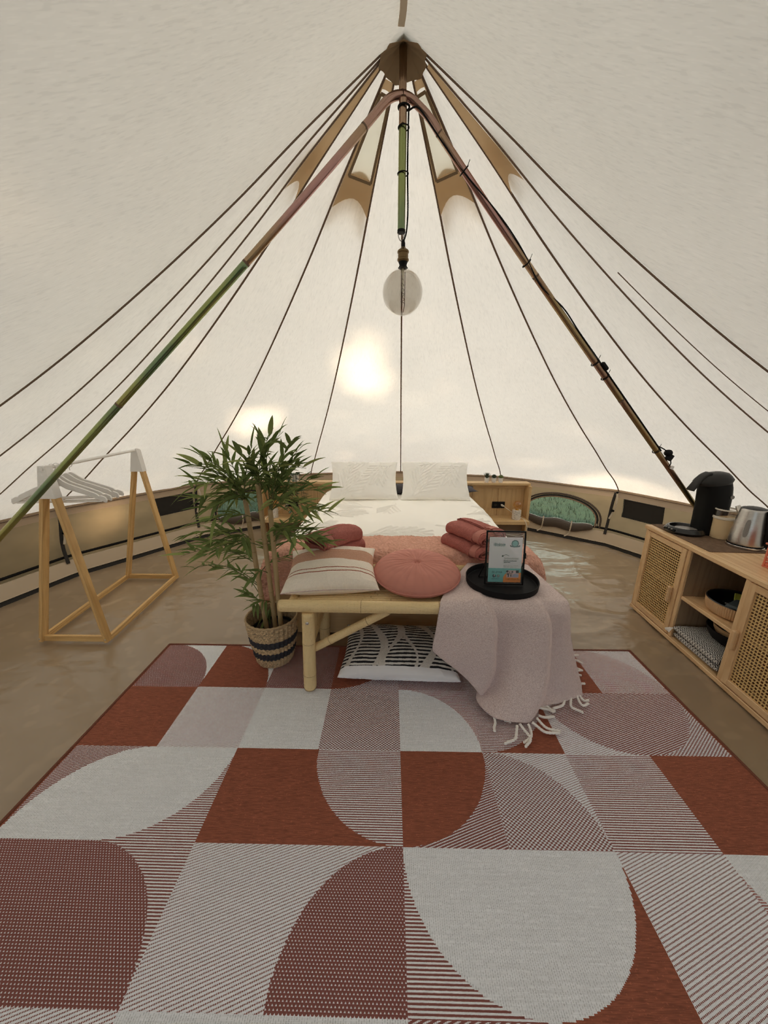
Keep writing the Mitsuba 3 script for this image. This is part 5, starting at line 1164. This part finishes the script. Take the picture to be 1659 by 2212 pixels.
TIPS = [(-1.0, 1.633, 1.213), (-0.971, 1.708, 1.236), (-1.064, 1.991, 1.155), (-0.936, 1.881, 1.257), (-0.749, 1.637, 1.261), (-0.747, 1.807, 1.279), (-0.716, 1.83, 1.323), (-0.604, 1.67, 1.342), (-0.63, 1.957, 1.339), (-0.482, 1.647, 1.33), (-0.486, 1.786, 1.282), (-0.54, 1.848, 1.214), (-0.481, 1.805, 1.164), (-0.437, 1.883, 1.102), (-0.425, 1.959, 1.015), (-0.406, 2.068, 0.854), (-0.411, 1.732, 0.94), (-0.5, 1.914, 0.783), (-0.448, 1.938, 0.747), (-0.357, 1.736, 0.769), (-0.477, 1.591, 0.829), (-0.626, 2.077, 0.785), (-1.047, 1.739, 1.106), (-1.038, 1.747, 1.004), (-1.253, 2.036, 0.987), (-1.218, 1.883, 0.759), (-1.215, 1.826, 0.665), (-1.262, 1.977, 0.516), (-0.961, 1.605, 0.761), (-1.108, 1.943, 0.528), (-1.075, 1.777, 0.746), (-0.833, 1.635, 0.799), (-0.918, 1.92, 0.658), (-1.024, 2.056, 0.45), (-0.771, 1.694, 0.601), (-0.912, 1.905, 0.397), (-0.91, 1.739, 1.13), (-0.943, 1.961, 1.064), (-0.858, 1.951, 1.098), (-0.684, 1.699, 1.166), (-0.719, 2.005, 1.11), (-0.617, 1.919, 1.095), (-0.677, 1.931, 1.019), (-0.806, 2.0, 1.009), (-0.833, 1.804, 1.016), (-1.008, 1.969, 0.949), (-0.595, 2.029, 0.993), (-0.562, 1.641, 1.016), (-0.547, 2.015, 0.919), (-0.999, 1.787, 0.945), (-0.987, 1.83, 0.807), (-0.97, 1.663, 0.913), (-0.731, 1.939, 0.709), (-0.602, 1.736, 0.843), (-0.677, 2.026, 0.587), (-0.81, 1.728, 0.411), (-0.779, 1.871, 0.255), (-0.676, 1.79, 1.228), (-0.642, 1.896, 1.178), (-0.732, 1.688, 1.207)]
r_ = random.Random(21); leaves = []
def branch(start, tip, nl, lsize):
    start, tip = V(start), V(tip); mid = (start + tip) / 2 + V([0, 0, .05 * np.linalg.norm(tip - start) / .3])
    pth = smooth_path([start, mid, tip], 16); part(bp, 'twig', tubem(pth, np.linspace(.0028, .0010, 16), 5), 'twig', smooth=True)
    out = unit(tip - start)
    for q in range(nl):
        s = .30 + .70 * (q + .5) / nl; o = pth[min(int(s * 15), 15)]
        sgn = 1 if q % 2 else -1; e = unit(np.cross(out, [0, 0, 1.0])) * sgn
        ang = r_.uniform(.25, 1.15) if q < nl - 1 else .05
        dd = unit(out * math.cos(ang) + e * math.sin(ang) * .8 + V([r_.uniform(-.25, .25), r_.uniform(-.35, .25), r_.uniform(-.45, .55)]))
        L = lsize * r_.uniform(.75, 1.25)
        leaves.append((leafmesh(o, dd, L, L * r_.uniform(.064, .088), r_.uniform(.05, .38), r_.uniform(-.7, .7)), r_.choice(leafm)))
for tp in TIPS:
    tp = V(tp); best = min(stems, key=lambda s: np.hypot(*(s[1] - tp)[:2]) + r_.uniform(0, .12)); a, b = best
    zt_ = min(max(tp[2] - .05, .35), b[2]); tt = (zt_ - a[2]) / (b[2] - a[2]); st = a + (b - a) * min(tt, 1.0)
    if tp[2] > b[2] - .06: st = b + V([r_.uniform(-.006, .006), r_.uniform(-.006, .006), -.01])
    branch(st, tp, 13 if tp[2] > .62 else 10, .124 if tp[2] > .62 else .10)
cen = V([-.72, 1.5, .95]); leaves.sort(key=lambda q: -float(np.linalg.norm(q[0][-1, 1] - q[0][0, 1])))
rest = []
for i, (P, mt_) in enumerate(leaves):
    m = gridm(P)
    if i < 298: part(bp, 'leaf', m, mt_, smooth=True)
    else: rest.append((m, mt_))
part(bp, 'small_leaves', cat_(*[m for m, _ in rest]), 'leaf_b', smooth=True, kind='stuff')

# ------------------------------------------------------------------ trees behind the tent: the sun comes through their gaps; door side trees and shrubs added for shade
scene['bark'] = pr((0.09, 0.065, 0.045), 0.9)
scene['tree_leaf'] = {'type': 'principledthin', 'base_color': {'type': 'rgb', 'value': [.07, .14, .03]}, 'roughness': 0.6, 'diff_trans': 0.5, 'eta': 1.3}
GAPS = [(V([-1.30, 3.41, 1.34]), .20), (V([-.36, 3.12, 1.84]), .15), (V([-.25, 3.3, 1.70]), .17), (V([-2.7, 3.1, .35]), .16), (V([2.6, 3.4, .55]), .25)]
def tree(lab_, base, h, crown, n, seed):
    k = thing('tree', lab_, 'tree', 'trees behind the tent'); g = np.random.default_rng(seed); base = V(base, float)
    part(k, 'trunk', tubem(V([base, base + V([.1, 0, h * .3]), base + V([0, .1, h * .7])]), [.28, .22, .08], 10), 'bark', smooth=True)
    d = g.normal(size=(n, 3)); d /= np.linalg.norm(d, axis=1, keepdims=True); r = g.random((n, 1)) ** (1 / 2.6)
    c = base + V([0, 0, h * .62]) + d * r * V(crown)
    c = c[meshkit.noise(c * 1.3, seed) > .22]; n = len(c)
    keep = np.ones(n, bool)
    for gp, rr in GAPS:
        q = c - gp; al = q @ SUN; dist = np.linalg.norm(q - al[:, None] * SUN, axis=1); ph = meshkit.noise(c * 2.2, 9)
        keep &= ~((dist < rr + .06) & (ph > .18))
    c = c[keep]; n = len(c)
    a = g.normal(size=(n, 3)); a /= np.linalg.norm(a, axis=1, keepdims=True); b = np.cross(a, g.normal(size=(n, 3))); b /= np.linalg.norm(b, axis=1, keepdims=True)
    L = g.uniform(.14, .24, (n, 1)); W = L * .42
    v = np.stack([c - a * L, c + b * W, c + a * L, c - b * W], 1).reshape(-1, 3); o = np.arange(n)[:, None] * 4
    part(k, 'foliage', tm(v, np.concatenate([o + [[0, 1, 2]], o + [[0, 2, 3]]])), 'tree_leaf', kind='stuff')
tree('big leafy tree behind the tent, toward the sun', (-5.2, 11.5, -.06), 11.5, (4.6, 3.0, 4.9), 12000, 1)
tree('leafy tree behind the tent on the rack side', (-13.5, 7.5, -.06), 10.5, (3.4, 3.2, 4.6), 9000, 2)
tree('unseen leafy tree added at the door side to shade the front roof, left of the doorway', (-4.0, -2.6, -.06), 10.5, (4.2, 4.0, 3.8), 20000, 3)  # this tree and the next are added to block sky over the front panels
tree('unseen leafy tree added at the door side to shade the front roof, right of the doorway', (4.0, -2.4, -.06), 10.5, (4.2, 4.0, 3.8), 20000, 4)
def added_bush(lab_, base, r, h, n, seed):  # unseen shrub, added to block light from the rack side wall
    k = thing('added_bush', lab_, 'added_bush'); g = np.random.default_rng(seed); base = V(base, float)
    for q in range(5): part(k, 'stem', tubem(smooth_path([base, base + V([.1 * math.cos(q), .1 * math.sin(q), h * .4]), base + V([r * .6 * math.cos(q * 1.3), r * .6 * math.sin(q * 1.3), h * .8])], 8), .02, 6), 'bark', smooth=True)
    d = g.normal(size=(n, 3)); d /= np.linalg.norm(d, axis=1, keepdims=True); c = base + V([0, 0, h * .5]) + d * (g.random((n, 1)) ** .4) * V([r, r, h * .55]); c[:, 2] = np.maximum(c[:, 2], .0)
    a = g.normal(size=(n, 3)); a /= np.linalg.norm(a, axis=1, keepdims=True); b = np.cross(a, g.normal(size=(n, 3))); b /= np.linalg.norm(b, axis=1, keepdims=True)
    L = g.uniform(.05, .09, (n, 1)); v = np.stack([c - a * L, c + b * L * .45, c + a * L, c - b * L * .45], 1).reshape(-1, 3); o = np.arange(n)[:, None] * 4
    part(k, 'foliage', tm(v, np.concatenate([o + [[0, 1, 2]], o + [[0, 2, 3]]])), 'tree_leaf', kind='stuff')
added_bush('unseen low shrub added to shade the wall behind the clothes rack', (-4.2, 4.0, -.06), .80, 1.15, 9000, 11)
added_bush('unseen low shrub added to shade the wall by the near end of the clothes rack', (-4.75, 2.15, -.06), .95, 1.2, 9000, 12)
